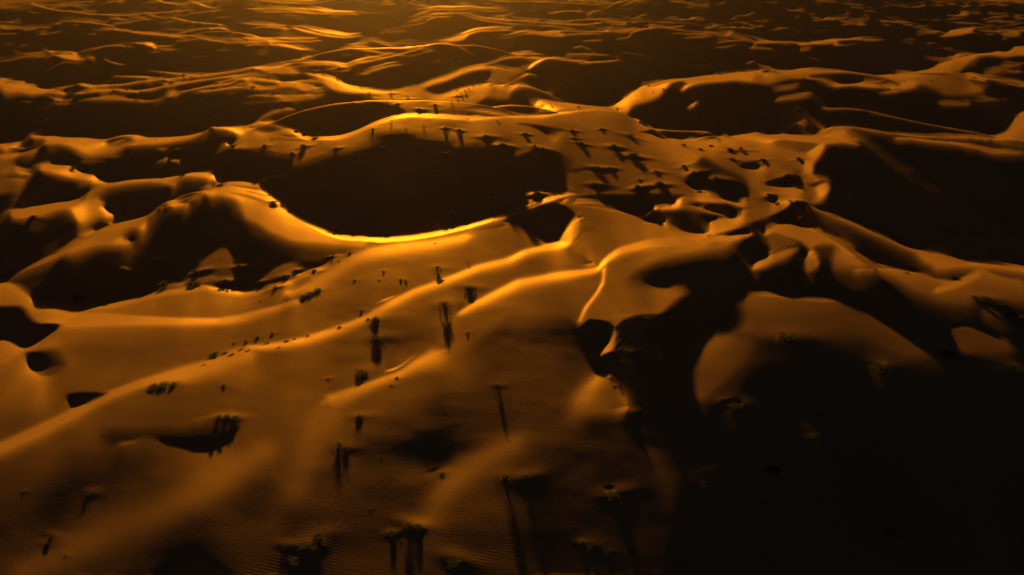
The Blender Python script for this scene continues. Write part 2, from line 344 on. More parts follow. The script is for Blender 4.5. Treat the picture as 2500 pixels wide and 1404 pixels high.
cs('d','''650,190,4 700,162,10@.6;720,190,5 780,165,14 825,168,5@.6;70,285,4 150,265,25 270,247,12@.5;970,180,4 1020,165,8@.5;1220,165,4 1260,150,8 1300,155,4@.5;1140,235,12 1220,238,6@.5;1340,205,6 1390,208,8@.5;
1330,230,4 1420,235,6@.5;1420,255,8 1550,235,20 1700,238,16 1820,243,4@.4;1960,262,4 2060,255,6 2200,262,4@.4;2000,312,4 2200,320,3@.4;2200,300,8 2350,288,10 2496,288,8@.6;
1920,225,8 2020,218,16 2140,228,6@.5;2120,255,6 2160,235,10 2200,240,4@.5;1820,180,4 1880,172,25 1960,175,8@.5;2000,130,8 2080,120,20@.4;2090,180,6 2200,160,12 2350,145,10@.5;2420,180,8 2496,165,10@.5;
1880,80,6 1930,50,20 1980,55,6@.5;2050,50,4 2130,42,6@.5;2230,50,6 2330,45,5@.5;2230,25,5 2310,0,8@.5;80,25,4 140,22,6@.5;360,60,6 420,30,18@.5;500,5,8 600,15,12@.5;900,50,6 970,38,8@.4;940,110,6 1000,95,10 1080,110,4@.4;
1100,60,10 1250,40,10 1400,70,6@.4;300,150,4 380,150,6@.5;320,108,5 400,112,6@.5;90,90,5 115,70,5@.6;145,105,4 170,88,5@.6;1290,385,4 1400,405,10 1450,410,4@.35;1640,445,4 1840,480,8@.3''')
po('d','''560,195,6 570,165,6 620,155,8 640,180,8 600,190,8@.6;295,310,6 330,285,10 385,270,8 350,305,8@.4;
1565,305 1650,288 1780,275 1900,275 1960,262 2010,255 2015,290,10 2000,310,6 1900,335,8 1780,352,6 1680,345,8 1740,330,10 1740,290,6 1650,305,6@.6;
2270,320,8 2350,300,8 2450,310,8 2440,350,8 2300,350,8@.45;1805,150,8 1850,118,10 1940,120,10 1960,150,10 1850,160,6@.5;
-80,375 0,372 230,372 380,385 450,375 560,362 700,370 850,352 940,355 950,375,6 800,385,15 700,400,10 720,430,8 810,437,5 680,437,6 670,410,8 600,430,12 470,430,12 350,440,15 330,415,10 200,412,10 0,418,10 -80,410,10@.6;
345,495,8 360,455,8 420,445,10 475,452,10 440,470,10 450,490,10@.45;1805,520 1860,515 1970,500 1900,530,8 1810,567,6@.55;
1420,690 1550,645 1700,600 1850,555 2050,515 2130,490 2250,485 2330,445 2370,437 2496,440 2540,440 2540,530,15 2400,540,10 2300,560,15 2200,540,30 2050,545,30 2000,600,60 1920,640,20 1900,670,15 1780,705,15 1600,705,15@.6;
-80,670 0,660 200,655 360,640 500,640 700,655 820,675 1000,690 1200,697 1420,697 1600,710 1750,712 1850,680,10 1920,680,10 2050,700 2150,715 2300,750,8 2500,795,8 2500,830,25 2300,800,30 2150,770,40 2200,810,15 2050,780,20 1980,760,6 1960,770,8 2100,830,30 2100,880,30 1850,920,30 1700,910,30 1650,870,40 1500,830,40 1400,870,25 1250,900,20 1100,890,12 1200,860,10 1000,840,15 850,825,15 700,840,20 600,800,25 430,760,10 250,760,20 80,815,30 -80,800,30@.52;
0,668 130,675,6 135,695,8 60,705,8 0,700,6@.05;450,720,20 700,700,20 900,710,20 1200,760,15 1290,790,6 1300,815,6 1150,810,15 900,780,15 750,795,15 600,790,20 480,760,20@.08;
1290,850,6 1310,790,6 1360,770,15 1480,790,25 1450,830,20 1350,850,12@.7;2100,690,15 2400,620,10 2450,640,20 2350,660,20 2200,720,15@.3''')
cs('d','2180,915,5 2300,922,8 2480,926,6@.5;1420,690,10 1850,555,20 2130,490,20 2370,437,40 2500,440,40@.75;40,760,8 150,720,30 280,695,30 400,710,10@.7')
# ---------- middle left (e)
po('e','''290,125 400,115 560,118 700,127 900,138 1000,137 1080,125 1150,108 1230,100 1400,98 1600,98 1800,85 1960,68 1980,65 1940,95 1860,130 1750,165 1600,200,15 1400,225,25 1200,240,40 1130,280,40 1080,320,40 950,340,40 800,340,50 650,260,60 560,215,30 405,215,15 420,180,10 405,150,20 340,130,15@.62;
1270,112 1600,108 1900,85 1800,110 1550,130,8 1350,125,8@.1;1020,190,30 1120,150,25 1250,145,20 1250,175,20 1130,205,30@.06;
0,205 100,190 200,160 180,200,10 150,240,15 60,265,25 0,275,25@.6;0,320 150,300,20 160,340,40 120,440,40 180,470,30 300,485,10 290,495,10 150,500,20 0,510@.45;
0,528 100,522,10 240,540,8 190,600,6 150,665,8 100,670,10 0,665@.45;
360,435 430,405 520,390,10 690,395,8 760,430,8 930,465,8 910,500,8 980,517 1100,522 1230,527 1080,555,10 960,585,15 800,590,40 850,550,20 700,540,20 560,490,20 450,460,15@.68;
90,875 240,805 400,755 640,715,20 720,712,15 760,705 830,672 900,620 960,585 1080,555 1230,527 1330,510 1600,492 1800,470 1960,465 2045,492 2020,530,8 1900,520,12 1760,512,8 1695,530,6 1645,598,6 1540,580,15 1400,575,20 1200,590,25 1020,635,30 950,690,30 945,750,25 985,800,12 1040,822,4 1290,832 1450,818 1640,790 1800,745 1930,670 1935,672 1880,715,4 1790,755,10 1790,790,10 1650,795,5 1500,810,5 1290,850,6 1170,850,6 1030,880,6 900,910,6 730,940,6 690,890,25 660,840,25 560,840,20 400,880,15 200,910,8 100,890,15@.58;
1450,330 1610,298 1580,360 1490,360@.45;1600,350 1690,290,8 1735,310,8 1720,350,8 1690,360,5@.55;
2015,35 2100,25 2250,35 2400,60 2500,80 2520,245,8 2300,250,8 2140,230,8 2230,180,15 2270,120,25 2200,80,15 2100,55,10@.72;
2035,520 2120,515 2250,530 2400,545 2500,548 2500,620 2480,620 2300,600 2100,600 2020,620 2040,580,15@.65;
530,1302 640,1210 800,1100 900,1040 1000,985 1200,920 1400,870 1495,845 1440,870,4 1395,890,6 1390,960,8 1360,1010,10 1250,1040,50 1200,1080,60 1270,1130,30 1230,1165,20 1050,1170,20 850,1190,20 720,1220,12 630,1240,8@.55;
350,1160,20 480,1100,15 600,1070,15 560,1100,15 430,1150,20@.3;
1850,1300,60 1980,1180,40 2070,1130,25 2130,1115,20 2180,1160,20 2220,1230,15 2230,1340,10 2230,1400,8 1900,1404,40@.35''')
cs('e','''0,315,70 150,290,60 270,265,40 360,238,10@.7;0,455,30 100,465,20 300,488,6@.6;560,380,4 700,360,10 850,357,12 940,378,4@.5;1500,240,4 1600,240,14 1650,255,6;
285,128,10 400,115,30 560,118,30 900,138,40 1080,125,30 1230,100,12 1600,98,10 1960,68,8@.8;1130,215,8 1300,190,40 1600,150,50 1800,130,40 1940,95,8@.8;2015,35,10 2200,35,40 2500,80,50@.9;
900,620,30 1050,560,40 1230,525,40 1600,492,40 1960,465,40 2045,492,15@.75;90,875,10 240,805,40 560,730,30 760,705,40 900,620,20@.65;640,1210,30 800,1100,50 1000,985,40 1300,895,30 1480,850,5@.6''')
# fan + main saddle crest (global)
po('z','''498,468 520,458 560,452 600,458 640,466 672,480 690,505 740,540 790,567 835,582 900,588 900,606,6 860,604,6 800,600,8 720,595,8 660,575,10 620,548,8 600,540,6 580,520,12 575,500,14 545,483,10 515,478,4 497,476@.75''')
cs('z','518,455,4 560,455,6 600,461,8 640,468,6 668,479,4@.9;498,468,6 560,478,14 640,490,18 690,506,30 740,541,40 790,568,30 835,583,14 900,588,14 945,588,14 1000,584,14 1060,575,12 1150,555,12 1235,532,8@.74')
po('z','560,470 610,478 650,492 672,500 650,497 610,484@.2;600,466 640,474 668,484 640,478@.25',2)
# ---------- mid plain M (f, g)
po('f','''-20,30 40,5 170,0 280,20 420,55 450,90 510,120 560,148 640,163 720,155 700,200,20 900,230,30 740,300,20 560,390,25 440,395,20 500,330,15 440,295,10 280,290,15 200,260,25 0,245,25 -100,230,25@.68;
30,40,10 120,20,10 250,30,15 330,55,20 280,80,15 150,85,10@.08;340,110,10 440,115,8 520,122,8 480,135,10 380,130,10@.1;250,150,6 500,155,6 640,168,4 600,178,6 400,170,8@.35;
640,165 720,157 850,155 920,145 1010,115 1110,75 1180,35 1300,-5 1430,-45 1560,-60 1680,-60 1850,-50 2000,-40 2130,-30 2280,-40 2380,-60 2500,-70 2840,-70 2990,-75 3140,-120 3240,-140 3340,-150 3440,-140 3540,-120 3650,-90 3740,-40 3820,15 3940,45 4040,65 4190,75 4340,75 4490,75 4640,95 4720,85 4836,66 4870,100 4914,120 5014,95 5064,62 5174,8 5215,8 5150,50 5090,90 5130,112 5214,110 5414,118 5480,150 5504,205 5494,250 5434,340 5394,400 5389,460 5414,500 5544,570 5544,620 5489,720 5454,750 5364,775 5214,764 5094,768 4914,752 4836,750 4590,737 4390,706 4180,686 3730,665 3190,670 3060,640,12 3030,600,25 3030,500,50 3050,400,70 2980,300,50 2900,260,15 2780,250,8 2660,290,10 2580,330,15 2500,250,15 2340,220,20 2000,220,30 1960,210,10 2020,180,20 1700,150,60 1600,140,50 1400,140,50 1250,180,60 1100,240,60 1000,290,50 900,290,30 740,290,20 700,200,20@.6''')
cs('f','920,145,60 1010,115,60 1110,75,60 1180,35,60 1300,-5,60 1430,-45,70 1560,-60,70 1850,-50,70 2130,-30,60 2500,-70,70 2840,-70,70 3140,-120,60 3340,-150,60 3540,-120,60 3740,-40,60 4040,65,20 4490,75,15@.85')
po('f','''1150,130,30 1400,90,30 1550,95,40 1640,110,20 1600,170,15 1300,200,60@.08;1640,160,8 1700,120,10 1900,85,8 2040,75 2050,130 2000,110,8 1900,95,8 1920,200,10 1900,110,8 1800,110,15@.12;
2120,150,10 2300,115,6 2340,130 2340,210,6 2280,200,8 2260,155,10@.12;2500,170,20 2300,170,20 2060,215,15 2200,215,10 2340,225,10 2500,225,20@.1''')
po('g','''230,5,10 430,20,10 620,55,10 730,75,10 640,100,10 600,150,8 540,110,10 470,60,15@.1;

700,460,20 850,438,10 1190,432,8 1190,470,15 1050,480,20 850,470,15@.2;
1400,90 1500,75 1800,80 2050,95 2150,140 2180,190 1950,170 1750,130 1600,100@.04;2110,95 2250,110 2270,140 2200,115@.05;
860,600,15 1060,585,8 1200,625,20 1050,645,15 880,620,15@.2;1900,490,40 2020,340,40 2130,400,30 2300,500,40 2400,560,40 2430,740,15 2150,715 2050,640,10 1950,600,15 1850,560,30@.1;
2350,400,20 2496,360,10 2560,350,10 2640,435,8 2560,420,10 2400,420,15@.08;2000,330,10 2130,400,20 1950,380,15@.2;240,330,15 320,290,10 440,250,8 560,260,15 640,300,25 600,400,60 300,400,60@.07''')
po('h','''20,570 200,510 330,470,10 350,540 410,650 300,610 200,590 60,590@.04;30,680 130,690 150,750 90,740@.08;210,165 540,200 400,290 300,270 80,190@.3;420,600 560,540,8 620,570 500,620@.3;
75,150 110,110 200,60 250,10 305,5 240,45 170,85@.8;170,130,15 300,110 500,118 740,125 830,165,15 930,210,6 800,190,15 700,190,10 590,205 540,195 350,180 210,160,10@.62;
2180,152 2290,110 2340,60 2370,0 2400,-60 2496,-150 2540,-150 2540,200 2400,175,15 2300,165,10@.65;2180,160,20 2300,165,20 2520,200,15 2520,260,15 2300,230,30@.35;
390,560 380,450,10 430,300,10 580,210 590,205 580,250 520,340 480,400 475,460 500,500 440,560,10@.75;500,620 630,575 630,620 575,720 540,750 450,775 520,680,8@.72''')
cs('h','''305,5,6 440,20,5@.5;640,15,3 800,30,10 1000,65,10 1250,95,8 1500,125,6 1700,130,7 1950,133,8 2170,152,6@.5;1250,140,20 1400,140,25 1600,165,25 1850,185,30 2050,245,8@.5;2050,245,15 2200,280,40 2350,285,50 2500,290,60@.35;150,95,15 280,85,18 390,72,4;
340,765,15 420,780,35 550,820,50 700,870,70 900,945,80 1150,1050,90 1400,1160,110 1650,1260,130 1850,1325,60@.5''')
# ---------- cone complex (g)
po('g','''430,780 520,700,12 700,690,8 850,670 1100,662 1390,665 1400,672 1150,672 900,685 820,700 770,745 740,760 640,765 740,700,6 600,735,5@.8;
310,690 410,660 420,630 540,640 540,690,10 440,680 360,690@.6;340,755 415,745 400,760@.5;
1840,685 1900,690 2050,705 2250,735 2496,750 2574,752 2754,768 2700,800 2496,810 2400,810,6 2340,800,15 2250,770,30 1950,760,30 1860,790,20 1740,800 1895,710@.62;1740,800 1800,730 1840,690 1895,712 1860,760@.78;
2330,915 2365,900 2370,840 2400,820 2574,800 2740,768 2850,765 2780,825 2700,860,5 2574,908 2440,950 2370,965 2260,915,8 2250,890@.66;
2060,930,15 2100,910,20 2260,915,10 2380,965 2496,935 2400,990,15 2250,1040,20 2150,1070,20 2065,1085 2060,1000@.5;
640,765 900,753 1050,763 1200,800 1330,835 1450,847 1590,806 1430,885 1395,905 1480,935 1620,935 1660,960,8 1690,1005,8 1750,1040,8 1830,1075 1950,1095 2065,1090 2200,1080 2400,1045 2480,1045,8 2470,1075,12 2380,1120,30 2300,1180,60 2200,1250,80 1900,1290,80 1600,1330,60 1400,1430,60 1250,1460 1000,1430 860,1300,50 730,1215,20 780,1180,30 840,1050,10 840,940,8 800,870,8 720,800,8@.55;
810,890 890,885,6 850,912@.06;850,1000,30 960,1010,30 880,1035,20@.3;
1450,845 1500,830 1590,806 1500,850,6 1430,888@.6''')
cs('g','1590,805,25 1740,800,40 1850,785,60 2000,800,70 2150,845,50 2255,885,8@.72;640,765,10 780,775,40 1000,800,40 1200,840,30 1395,888,15@.85')
brow('g',.3,[(1010,1390,25),(1080,1300,40),(1200,1210,50),(1500,1130,50),(1900,1105,40),(2250,1080,30),(2450,1055,20)])
po('g','''1060,765 1200,803 1330,840 1440,852 1395,882 1200,835,6 1100,800,8@.45;880,1340,30 960,1330,25 1015,1385,6 940,1400,30@.05''')
# ---------- main body
po('z','''-40,696 0,686 40,696 52,707 75,722 110,733 150,738 180,739 235,738 290,735 330,724 375,713 420,704 470,695 500,697 545,708 590,714 618,716 645,708 700,690 760,668 800,652 815,636 845,614 862,604,4 900,600,6 900,588 945,588 1000,584 1060,575 1150,555 1235,532 1246,547 1275,553 1310,566,6 1340,585,8 1362,599,5 1390,585,5 1412,545 1418,545 1414,572 1400,600,6 1420,632,12 1440,645,8 1465,657 1463,690 1430,745,4 1412,780,4 1415,800,20 1400,850,40 1420,900,80 1480,1000,140 1440,1420,140 -40,1440@.47;
-100,1180,120 300,1120,150 700,1180,150 1100,1150,150 1450,1100,200 1400,1500,220 -100,1500,150@.38''')
po('z','1110,568 1180,556,3 1242,545 1300,555,3 1250,552 1180,560,3 1130,568@.12',2)
po('g','''100,935 250,862 450,790 640,768 720,800 800,870 835,940 720,1000,8 690,1080,8 630,1165,6 540,1120,15 470,1060,15 420,1030,15 300,995,8 150,970@.03;
625,1170 680,1080,10 720,1000,10 800,920,8 840,960 840,1040 800,1100 720,1200,20 690,1190@.6''')
cs('g','0,930,50 100,905,40 250,850,8 450,780,6@.8')
po('i','''0,510,20 200,520,30 250,600,40 330,665,25 400,665,8 520,657 565,665 570,690 500,740 400,810 280,890 250,900 180,885 110,830,10 60,790,20 -60,790,15 -60,510,20@.04;
230,950,15 330,945,25 520,960,80 560,1040,80 480,1120,50 400,1160,8 360,1150 310,1100 280,1040 260,980@.06;
600,900,100 1000,840,100 1500,830,120 1900,850,100 1700,960,100 1200,1000,120 800,1000,120@.36;
640,1345,20 780,1325,20 1000,1330,15 1040,1320 900,1404 850,1430 700,1430,15 650,1380,15@.05''')
cs('i','0,240,8 200,160,8 400,90,8 530,40,8 600,0,10@.5;0,1040,60 100,990,50 220,930,40 280,890,30 400,810,30 500,740,20 570,690,8@.6;1690,180,4 1800,160,12 1900,175,10 2070,215,5@.6')
cs('z','0,686,4 40,696,10 75,722,22 110,733,26 180,739,28 290,735,28 375,713,28 500,697,26 590,714,20 645,708,10@.72')
brow('i',.3,[(450,655,50),(700,612,70),(1000,602,70),(1300,616,60),(1700,630,55),(2100,632,55),(2300,600,60),(2496,540,60),(2640,510,50),(2820,440,40)])
brow('z',.32,[(-20,1100,26),(95,1048,24),(158,1017,20),(202,991,18),(270,960,16),(330,938,16),(380,922,18),(450,905,30),(520,885,30),(610,850,25)])
brow('j',.4,[(-150,960,60),(30,890,50),(300,862,50),(560,812,60),(900,705,60),(1130,612,55),(1350,480,55),(1600,352,60),(1900,250,60),(2200,125,60),(2496,55,65),(2640,-20,60),(2840,-70,50),(3030,-100,40)])
brow('k',.38,[(-300,560,40),(-150,470,60),(0,390,70),(250,265,80),(600,200,70),(1000,150,40)])
brow('j',.38,[(400,385,40),(620,290,60),(850,140,70),(1000,40,80),(1200,-30,90),(1500,-80,90),(1800,-110,80),(2100,-170,60)])
brow('j',.3,[(800,1380,120),(1200,1232,60),(1480,1130,60),(1620,1040,90),(1800,950,150)])
brow('j',.25,[(-200,620,60),(0,600,60),(200,540,50),(480,440,30)])
po('j','''600,660,60 1000,560,60 1400,400,60 1700,300,50 1300,420,40 900,560,50@.4;
1250,700,60 1500,640,60 1700,760,90 1550,960,80 1350,1080,60 1200,900,60@.33;2200,900,60 2350,760,60 2500,680,60 2560,800,80 2450,900,80@.18''')
po('i','1430,315 1560,275,8 1660,250 1740,275 1755,300 1700,330,8 1600,335,8 1500,330,8@.5;1880,280,15 1920,255,20 2020,250,20 1930,300,10@.35')
po('j','100,250,10 200,190,20 300,130,40 430,90,25 500,90,15 480,160,40 350,200,30 200,240,15@.35;-20,560,50 300,480,40 480,520,60 300,640,70 0,700,60@.45')
po('m','''800,330,60 950,290,40 1300,280,25 1450,250,12 1650,190,8 1860,195,8 1860,240,10 1800,320,12 1700,370,15 1500,385,12 1350,370,25 1150,340,30 1050,380,25 930,400,20 860,400,50@.09;
250,900,140 600,620,160 900,480,120 1100,560,120 950,680,120 700,880,120 450,980,140@.08;
1000,1450,80 1150,1300,120 1400,1050,150 1600,1100,150 1750,1250,100 1900,1404,60 1900,1460@.10;
0,200,60 300,150,60 300,220,30 100,300,30 0,330,30@.4;2000,420,100 2200,600,150 2100,900,150 1700,1000,150 1800,700,150@.33''')
po('n','''700,350,150 1100,150,150 1400,80,150 1500,250,120 1400,420,80 1150,560,80 900,600,120 650,550,100 520,430,60@.09;
600,700,120 1000,600,120 1150,700,60 1000,900,120 600,900,150@.2;
1330,560,15 1450,470,20 1600,390,40 1780,350,40 1800,480,60 1650,640,30 1680,760,15 1720,1000,15 1760,1250,15 1800,1404,30 1300,1404,80 1000,1050,100 1100,800,80 1250,690,30@.42;
1690,690,60 1800,640,90 1850,900,90 1880,1100,90 1900,1404,90 2600,1500 2600,600,100 2400,150,80 2300,300,120 2000,500,150@.09''')  # last patch paints broad shrub shadows and the dark slope into the relief
# ---------- right lower
po('k','''-100,850,120 200,850,120 800,850,120 1000,1000,60 1000,1250,60 800,1404,80 600,1700,120 -100,1700,150@.28;
100,800,150 300,700,100 600,650,80 830,700,30 850,760,20 870,830,10 700,850,120 300,880,120@.13;
1030,130 1200,60,20 1300,0,20 1500,-40,40 1700,-20,60 1450,80,70 1350,150,80 1350,230,80 1700,300,80 1850,380,60 1800,450,60 1650,560,30 1550,585,6 1410,570 1300,600,10 1220,650,10 1180,690 1150,690 1130,650,6 1000,635,6 915,625,6 860,680,8 815,670,10 850,560,8 1000,360,8 1020,260@.5;
915,625 1130,650,6 1170,700,6 1130,820,5 1060,890,5 990,915,5 930,880,6 880,810,10 840,740,12 860,690,8@.03;
1180,700 1240,640,10 1420,575 1600,580,20 1900,450,80 2200,500,80 2250,700,60 2000,800,40 1860,880,8 1840,1080,8 1900,1200,15 1960,1404,20 2000,1800 1400,1800 1300,1460,5 1250,1400,10 1200,1300,20 1130,1100,10 1190,900,5@.02;
920,880,10 985,912 1060,890 1130,820 1175,720 1190,720 1165,870,8 1100,960,8 1000,980,20 940,950,20@.52;
1000,1000,15 1160,930,8 1250,1000,10 1200,1060 1120,1090,5 1050,1080,10 1000,1050,10@.02;
1060,1085 1120,1095,5 1120,1200,20 1200,1300,30 1250,1400,20 1298,1462,8 1250,1490,15 904,1523,60 760,1550,60 800,1404,60 900,1250,50@.48;
1850,880,10 1840,1080,8 1900,1200,15 1950,1404,20 2050,1404,60 2300,1200,80 2496,1000,80 2496,830,50 2300,760,50 2100,760,60 1950,820,40@.4''')
brow('k',.25,[(830,640,20),(880,520,25),(1000,360,25),(1050,280,20),(1060,150,20)])
cs('k','1050,600,10 1200,580,20 1400,570,22 1550,578,8@.7')
po('l','''-350,370,40 -150,380,30 0,390,8 250,412 450,438 690,450 720,420 750,408 800,420 880,460,6 1000,550,8 1150,665,15 1350,720,20 1500,760,30 1700,720,20 1740,668,6 1900,680,6 2080,700,8 2200,760,15 2350,850,20 2400,950,80 2000,1000,60 1850,950,10 1700,950,8 1600,980,15 1300,1000,40 1000,900,120 700,850,120 350,800,80 200,770,20 80,790,20 -200,800,60 -450,950,60 -600,850,60 -350,700,80 -200,600,80@.42;
1060,135 1250,140 1340,160 1500,180 1620,230 1700,270 1770,275 1830,255 1870,240 1960,190 2040,140 2090,130 2150,160,20 2300,210,30 2500,250,30 2500,480,30 2300,420,8 2150,410,5 1990,410,8 2040,440,15 1980,500,25 1850,510,40 1600,470,60 1400,400,80 1250,260,60 1130,170,15@.52;
670,150,20 690,-100,40 850,-30,40 900,20,10 1050,120,5 1040,150,5 900,160,15 750,160,15@.4;
1470,0,30 1620,-5,5 1830,75 1900,92 2100,95 2300,112 2500,150 2500,180,20 2300,150,20 2100,125,8 1950,112 1850,115 1750,140 1640,145 1600,120,30 1500,60,40@.55;
2080,580,15 2200,530,8 2310,540 2380,575,8 2250,590,10@.4''')
cs('l','110,790,20 200,760,12 300,770,4@.7;1000,1085,4 1100,1050,25 1200,1060,4@.6;1580,935,20 1700,930,20 1840,945,4@.7;850,150,4 1000,145,14 1060,135,14 1250,140,14 1340,160,6@.75;0,440,15 300,435,25 600,455,20@.5')
brow('l',.3,[(1650,340,40),(1800,290,40),(1900,250,40),(2040,190,30)])
po('h','''5,1060 30,1020 120,975 230,925 300,905 360,850 400,815 420,805 420,830,4 380,890,8 300,930,8 270,950,30 380,965,20 500,1010,10 640,1090,10 760,1180,15 880,1270,15 1020,1350,15 850,1370,30 690,1300,60 720,1200,60 600,1180,60 480,1190,15 470,1210 360,1130,8 230,1090,6 110,1045,5 30,1085@.52;
30,1085 110,1050,6 230,1095,8 350,1140,15 250,1190,20 110,1250 90,1210 60,1140@.35;470,1205 500,1240 540,1340 430,1430 400,1340,10 410,1260,15@.5;
-60,1270 0,1272 100,1255 250,1195,15 340,1200,25 280,1270,30 150,1340,40 0,1400,40 -100,1400@.58''')
cs('h','5,1055,30 120,975,40 230,925,30 300,905,20 400,815,15 420,805,6@.8')
po('o','-10,-20,40 300,-40,20 420,105 340,155,12 0,200,80@.42')
cs('o','300,130,15 380,110,25 425,105,15 460,150,5@.7;1130,90,15 1210,80,15 1280,70,10 1330,100,4@.55;235,745,10 280,735,20 335,755,5@.5')
cs('m','1480,200,30 1650,165,25 1700,160,20 1880,185,10@.65;2200,1285,5 2260,1270,20 2340,1290,6@.55;2380,1060,5 2440,1075,20@.5')
cs('n','1050,640,5 1120,610,30 1195,590,20@.5;180,1060,5 250,1080,20 290,1090,4@.5;1220,1290,15 1290,1260,20 1380,1275,5@.5;990,1404,20 1130,1345,25 1150,1350,8@.5')
far_crests(420)
# lobe brows of the near slope
brow('m', .16, [(150, 1400, 120), (500, 1230, 140), (900, 1060, 150), (1300, 900, 150), (1750, 640, 150), (2050, 450, 120)], 1.0)
brow('n', .14, [(330, 130, 110), (220, 350, 110), (150, 550, 110), (60, 800, 110)], 1.0)
brow('n', .13, [(1080, 1000, 140), (1230, 760, 130), (1380, 620, 120), (1560, 480, 110), (1760, 380, 100)], .8)
brow('k', .12, [(850, 1400, 120), (960, 1230, 90), (1060, 1100, 60)], 1.0)
# ---- heights shaped to give the painted light: every strip leans to or from the low sun by a solved
# amount (TONE_LEAN_MAP); the height sheet that leans that way everywhere, with slip faces no steeper than sand holds,
# is found by least squares on a polar grid about the point under the drone, coarse rings first
f4 = np.float32
FPX, CX, CY = 1750.0, 1250.0, 702.0
PITCH = R(30.5)
PHI, R0, R1 = R(52), 52.0, 1000.0
KL, TT = 0.30, math.tan(SUN_EL)
def to_map(X, Y, Z):
    zc = Z - CAM_H
    d = Y * math.cos(PITCH) - zc * math.sin(PITCH)
    u = Y * math.sin(PITCH) + zc * math.cos(PITCH)
    return (CX + FPX * X / d) / 2 - .5, (CY - FPX * u / d) / 2 - .5
def samp(A, x, y):
    x = np.clip(x, 0, A.shape[1] - 1.01); y = np.clip(y, 0, A.shape[0] - 1.01)
    xi = x.astype(np.int32); yi = y.astype(np.int32); fx = (x - xi).astype(f4); fy = (y - yi).astype(f4)
    return (A[yi, xi] * (1 - fx) + A[yi, xi + 1] * fx) * (1 - fy) + (A[yi + 1, xi] * (1 - fx) + A[yi + 1, xi + 1] * fx) * fy
class Grid:
    def __init__(s, n, m):
        s.n, s.m = n, m
        s.phi = np.linspace(-PHI, PHI, n); s.l = np.linspace(math.log(R0), math.log(R1), m); s.r = np.exp(s.l)
        s.dp = s.phi[1] - s.phi[0]; s.dl = s.l[1] - s.l[0]
        s.X = (np.sin(s.phi)[:, None] * s.r[None]).astype(f4); s.Y = (np.cos(s.phi)[:, None] * s.r[None]).astype(f4)
        s.ir = (1 / (s.r * s.dl))[None].astype(f4); s.it = (1 / (s.r * s.dp))[None].astype(f4)
        s.a = (np.cos(s.phi - SUN_AZ)[:, None] * s.ir).astype(f4); s.b = (np.sin(SUN_AZ - s.phi)[:, None] * s.it).astype(f4)
        h = (s.r * s.dl)[None]; t = (s.r * s.dp)[None]
        s.c_r = ((h + .5) / h ** 3).astype(f4); s.c_t = (2.5 * (t + .5) / t ** 3).astype(f4)
    def lean(s, z):
        return s.a[:-1, :-1] * (z[:-1, 1:] - z[:-1, :-1]) + s.b[:-1, :-1] * (z[1:, :-1] - z[:-1, :-1])
def shade_excess(g, z, steps=40, far=260.0):
    best = np.full(z.shape, -1e9, f4); bi = np.zeros(z.shape, np.int32); bj = np.zeros(z.shape, np.int32)
    for t in np.geomspace(1.2, far, steps):
        x = g.X + f4(math.sin(SUN_AZ) * t); y = g.Y + f4(math.cos(SUN_AZ) * t)
        i = np.clip((np.arctan2(x, y) + f4(PHI)) / f4(g.dp), 0, g.n - 1.01)
        j = np.clip((f4(.5) * np.log(x * x + y * y) - f4(g.l[0])) / f4(g.dl), 0, g.m - 1.01)
        ii = i.astype(np.int32); jj = j.astype(np.int32); fi = i - ii; fj = j - jj
        zs = (z[ii, jj] * (1 - fj) + z[ii, jj + 1] * fj) * (1 - fi) + (z[ii + 1, jj] * (1 - fj) + z[ii + 1, jj + 1] * fj) * fi
        ex = zs - (z + f4(t * TT))
        b = ex > best
        best = np.where(b, ex, best); bi = np.where(b, ii, bi); bj = np.where(b, jj, bj)
    return best, bi, bj
